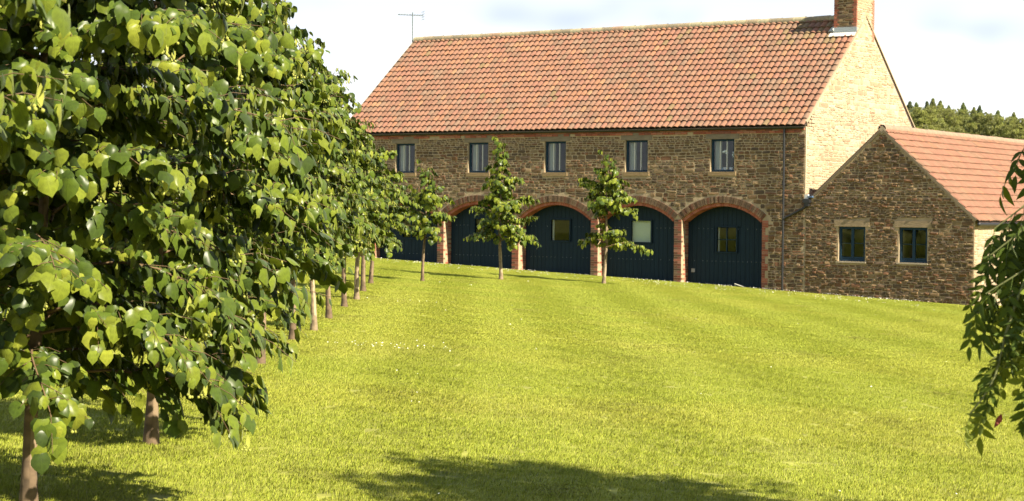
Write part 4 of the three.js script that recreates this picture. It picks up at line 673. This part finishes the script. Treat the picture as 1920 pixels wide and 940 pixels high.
  console.log('ash leaves', placed, fol.length);
}

// ================================================================ LAWN
{
  const bladeMat = new THREE.MeshPhysicalMaterial({ color: rgb(1, 1, 1), vertexColors: true, roughness: 0.95, specularIntensity: 0.3, transmission: 0.35, thickness: 0, side: THREE.DoubleSide });
  const pal = [[0.25, 0.295, 0.03], [0.287, 0.324, 0.034], [0.315, 0.342, 0.04], [0.347, 0.356, 0.05], [0.41, 0.39, 0.09]];
  const TS = 0.5;
  const patch = (seed, n, w, h0, h1, lean) => {
    const r = rngOf(seed), P = [], N = [], C = [];
    for (let i = 0; i < n; i++) {
      const x = (r() - 0.5) * TS * 1.06, z = (r() - 0.5) * TS * 1.06, a = r() * 6.283, h = mix(h0, h1, Math.pow(r(), 1.3)) * (0.7 + 0.6 * vnoise(x * 9 + seed, z * 9, 3)), bw = w * (0.7 + 0.6 * r()), lx = Math.cos(a) * h * 0.9 * r() + lean[0] * h, lz = Math.sin(a) * h * 0.9 * r() + lean[1] * h, b = a + 1.57 + (r() - 0.5), ex = Math.cos(b) * bw, ez = Math.sin(b) * bw, q = r(), c = pal[q < 0.25 ? 0 : q < 0.55 ? 1 : q < 0.8 ? 2 : q < 0.955 ? 3 : 4], v = 0.8 + 0.4 * r();
      const A = [x - ex, -0.004, z - ez], B = [x + ex, -0.004, z + ez], D = [x + lx * 0.4 - ex * 0.8, h * 0.6, z + lz * 0.4 - ez * 0.8], E2 = [x + lx * 0.4 + ex * 0.8, h * 0.6, z + lz * 0.4 + ez * 0.8], F = [x + lx, h, z + lz];
      for (const t of [[A, B, E2], [A, E2, D], [D, E2, F]]) { const u = V3(...t[1]).sub(V3(...t[0])), s = V3(...t[2]).sub(V3(...t[0])), nn = u.cross(s).normalize(); if (nn.y < 0) nn.negate(); nn.y += 0.6; nn.normalize(); for (const p of t) { P.push(...p); N.push(nn.x, nn.y, nn.z); C.push(c[0] * v, c[1] * v, c[2] * v); } }
    }
    const g = new THREE.BufferGeometry(); g.setAttribute('position', new THREE.Float32BufferAttribute(P, 3)); g.setAttribute('normal', new THREE.Float32BufferAttribute(N, 3)); g.setAttribute('color', new THREE.Float32BufferAttribute(C, 3)); return g;
  };
  const near = [], far = [];
  for (let k = 0; k < 6; k++) { const ln = k % 2 ? [0.28, 0.26] : [0.28, -0.26]; near.push(patch(800 + k, 2500, 0.0015, 0.010, 0.026, ln)); far.push(patch(840 + k, 1600, 0.0024, 0.009, 0.023, ln)); }
  const sets = { near: near.map(() => []), far: far.map(() => []) }, r = rngOf(861), inv = new THREE.Matrix4().copy(barn.matrixWorld).invert();
  // dry, thin spots seen in the turf: x, z, radius
  const dry = Array.from({ length: 34 }, () => { const z = -(12 + 40 * Math.pow(r(), 0.8)); return [(r() - 0.45) * 0.46 * -z, z, 0.25 + 0.45 * r()]; }).concat([[-2.45, -35.7, 1.1], [-1.5, -23, 1.4], [-0.9, -23.4, 1.0], [0.55, -16.2, 0.7], [1.6, -24, 1.2], [2.0, -27, 1.2], [3.4, -17.5, 0.9], [2.2, -15, 0.6], [-1.25, -11.8, 0.35], [0.25, -11.7, 0.3]]);
  for (let z = -8.5; z > -75; z -= TS) {
    const half = 0.285 * -z + 2.2;
    for (let x = -half; x < half; x += TS) {
      const X = x + (r() - 0.5) * 0.1, Z = z + (r() - 0.5) * 0.1, l = V3(X, 0, Z).applyMatrix4(inv);
      if (l.z < -0.18 && l.x > -BL - 0.2 && l.x < WE + 0.1 && l.z > -BD) continue;
      const stripe = Math.floor((X - Z * 0.02) / 1.0 + 200) % 2, key = -z < 26 ? 'near' : 'far', kk = Math.floor(r() * 3) * 2 + stripe;
      sets[key][kk].push([X, Z]);
    }
  }
  const m = new THREE.Matrix4(), q = new THREE.Quaternion(), cc = new THREE.Color();
  const lawnTop = new THREE.Group(); lawnTop.name = numbered('lawn'); tag(lawnTop, 'mown yellow-green lawn grass sloping down to the right', 'lawn', null, 'stuff'); scene.add(lawnTop); let tot = 0;
  for (const key of ['near', 'far']) sets[key].forEach((list, k) => {
    if (!list.length) return; const im = new THREE.InstancedMesh(key === 'near' ? near[k] : far[k], bladeMat, list.length); tot += list.length;
    list.forEach(([X, Z], i) => {
      q.setFromAxisAngle(V3(0, 1, 0), (r() - 0.5) * 0.8 + (k % 2 ? 0 : 0)); q.premultiply(gslope); const s = 0.9 + 0.25 * r(), hs = 0.85 + 0.3 * fbm(X * 0.7, Z * 0.7, 901, 0, 3);
      m.compose(V3(X, gy(X, Z), Z), q, V3(s, s * hs, s)); im.setMatrixAt(i, m);
      const a = fbm(X * 0.5 + 7, Z * 0.35 + 7, 911, 0, 4), b = fbm(X * 1.7, Z * 1.2, 921, 0, 3), y = sstep(a, 0.42, 0.66); let R = mix(0.94, 1.06, y), G = mix(0.97, 1.03, y), B = mix(0.92, 1.12, y); const v = 0.94 + 0.12 * b; R *= v; G *= v; B *= v;
      let d = 0; for (const [dx, dz, dr] of dry) d = Math.max(d, 1 - Math.hypot(X - dx, (Z - dz) * 0.55) / dr + (b - 0.5) * 0.9); d = clamp(d, 0, 1) * 0.15; R = mix(R, 1.25, d); G = mix(G, 0.98, d); B = mix(B, 2.6, d);
      im.setColorAt(i, cc.setRGB(R, G, B));
    });
    im.name = 'grass'; im.userData.kind = 'stuff'; shade(im); lawnTop.add(im);
  });
  console.log('grass patches', tot);
  // thin spots of dead clippings lying on the turf
  {
    const P = [], N = [], q2 = rngOf(951); for (let i = 0; i < 150; i++) { const a = q2() * 6.283, d = Math.pow(q2(), 0.7) * 0.2, x = Math.cos(a) * d, z = Math.sin(a) * d, b = q2() * 6.283, l = 0.012 + 0.02 * q2(), w = 0.0022, y = 0.022 + 0.012 * q2(), ex = Math.cos(b), ez = Math.sin(b), t = [[x - ez * w, y, z + ex * w], [x + ez * w, y, z - ex * w], [x + ex * l, y + 0.006 * q2(), z + ez * l]]; for (const p of t) { P.push(...p); N.push(0, 1, 0); } }
    const g = new THREE.BufferGeometry(); g.setAttribute('position', new THREE.Float32BufferAttribute(P, 3)); g.setAttribute('normal', new THREE.Float32BufferAttribute(N, 3));
    const list = []; for (const [dx, dz, dr] of dry) for (let i = 0; i < 3; i++) list.push([dx + (q2() - 0.5) * dr, dz + (q2() - 0.5) * dr * 1.6]);
    const im = new THREE.InstancedMesh(g, std([0.42, 0.3, 0.17], 1, { side: THREE.DoubleSide }), list.length); list.forEach(([x, z], i) => { q.setFromAxisAngle(V3(0, 1, 0), q2() * 6.28).premultiply(gslope); const sc = 0.7 + 0.9 * q2(); im.setMatrixAt(i, m.compose(V3(x, gy(x, z), z), q, V3(sc, 1, sc * 0.7))); });
    top(shade(im), 'dry_clippings'); tag(im, 'tan dead grass clippings lying in thin patches on the lawn', 'clippings', null, 'stuff');
  }
  // daisies
  const pet = []; for (let i = 0; i < 8; i++) { const a = i / 8 * 6.283, c = Math.cos(a), s = Math.sin(a); pet.push(0, 0, 0, c * 0.011 - s * 0.004, 0.002, s * 0.011 + c * 0.004, c * 0.011 + s * 0.004, 0.002, s * 0.011 - c * 0.004); }
  const dg = new THREE.BufferGeometry(); dg.setAttribute('position', new THREE.Float32BufferAttribute(pet, 3)); dg.computeVertexNormals();
  const spots = []; const addAt = (lx, lz) => { const p = toBarn(V3(lx, 0, lz)); spots.push([p.x, p.z]); };
  for (let i = 0; i < 1300; i++) { const lx = -18 + 24 * r(), lz = 0.1 + Math.pow(r(), 2.2) * 5; if (fbm(lx * 0.9 + 30, lz * 0.9 + 30, 931, 0, 3) > 0.45) addAt(lx, lz); }
  for (let i = 0; i < 120; i++) { const z = -(11 + 50 * Math.pow(r(), 0.7)), x = (r() - 0.5) * 0.5 * -z; if (fbm(x * 0.6 + 3, z * 0.4, 941, 0, 3) > 0.52) spots.push([x, z]); }
  for (const [x, z, n, s] of [[-1.75, -23.5, 26, 0.5], [-1.2, -23.3, 16, 0.5], [-2.0, -36, 12, 0.7], [-0.75, -11.6, 1, 0.01], [-0.42, -11.25, 1, 0.01], [-0.72, -16.5, 2, 0.2]]) for (let i = 0; i < n; i++) spots.push([x + (r() - 0.5) * 2 * s, z + (r() - 0.5) * 2 * s]);
  const dm = new THREE.InstancedMesh(dg, std([0.78, 0.78, 0.72], 0.9, { side: THREE.DoubleSide }), spots.length);
  spots.forEach(([x, z], i) => { q.setFromEuler(new THREE.Euler(0.35 + (r() - 0.5) * 0.8, 0, (r() - 0.5) * 0.8)); const s = (0.55 + 0.45 * r()) * (z > -40 ? 0.75 : 1); dm.setMatrixAt(i, m.compose(V3(x, gy(x, z) + 0.032 + 0.01 * r(), z), q, V3(s, s, s))); });
  top(shade(dm), 'daisies'); tag(dm, 'small white daisies scattered over the lawn', 'flowers', null, 'stuff');
}
renderer.render(scene, camera);
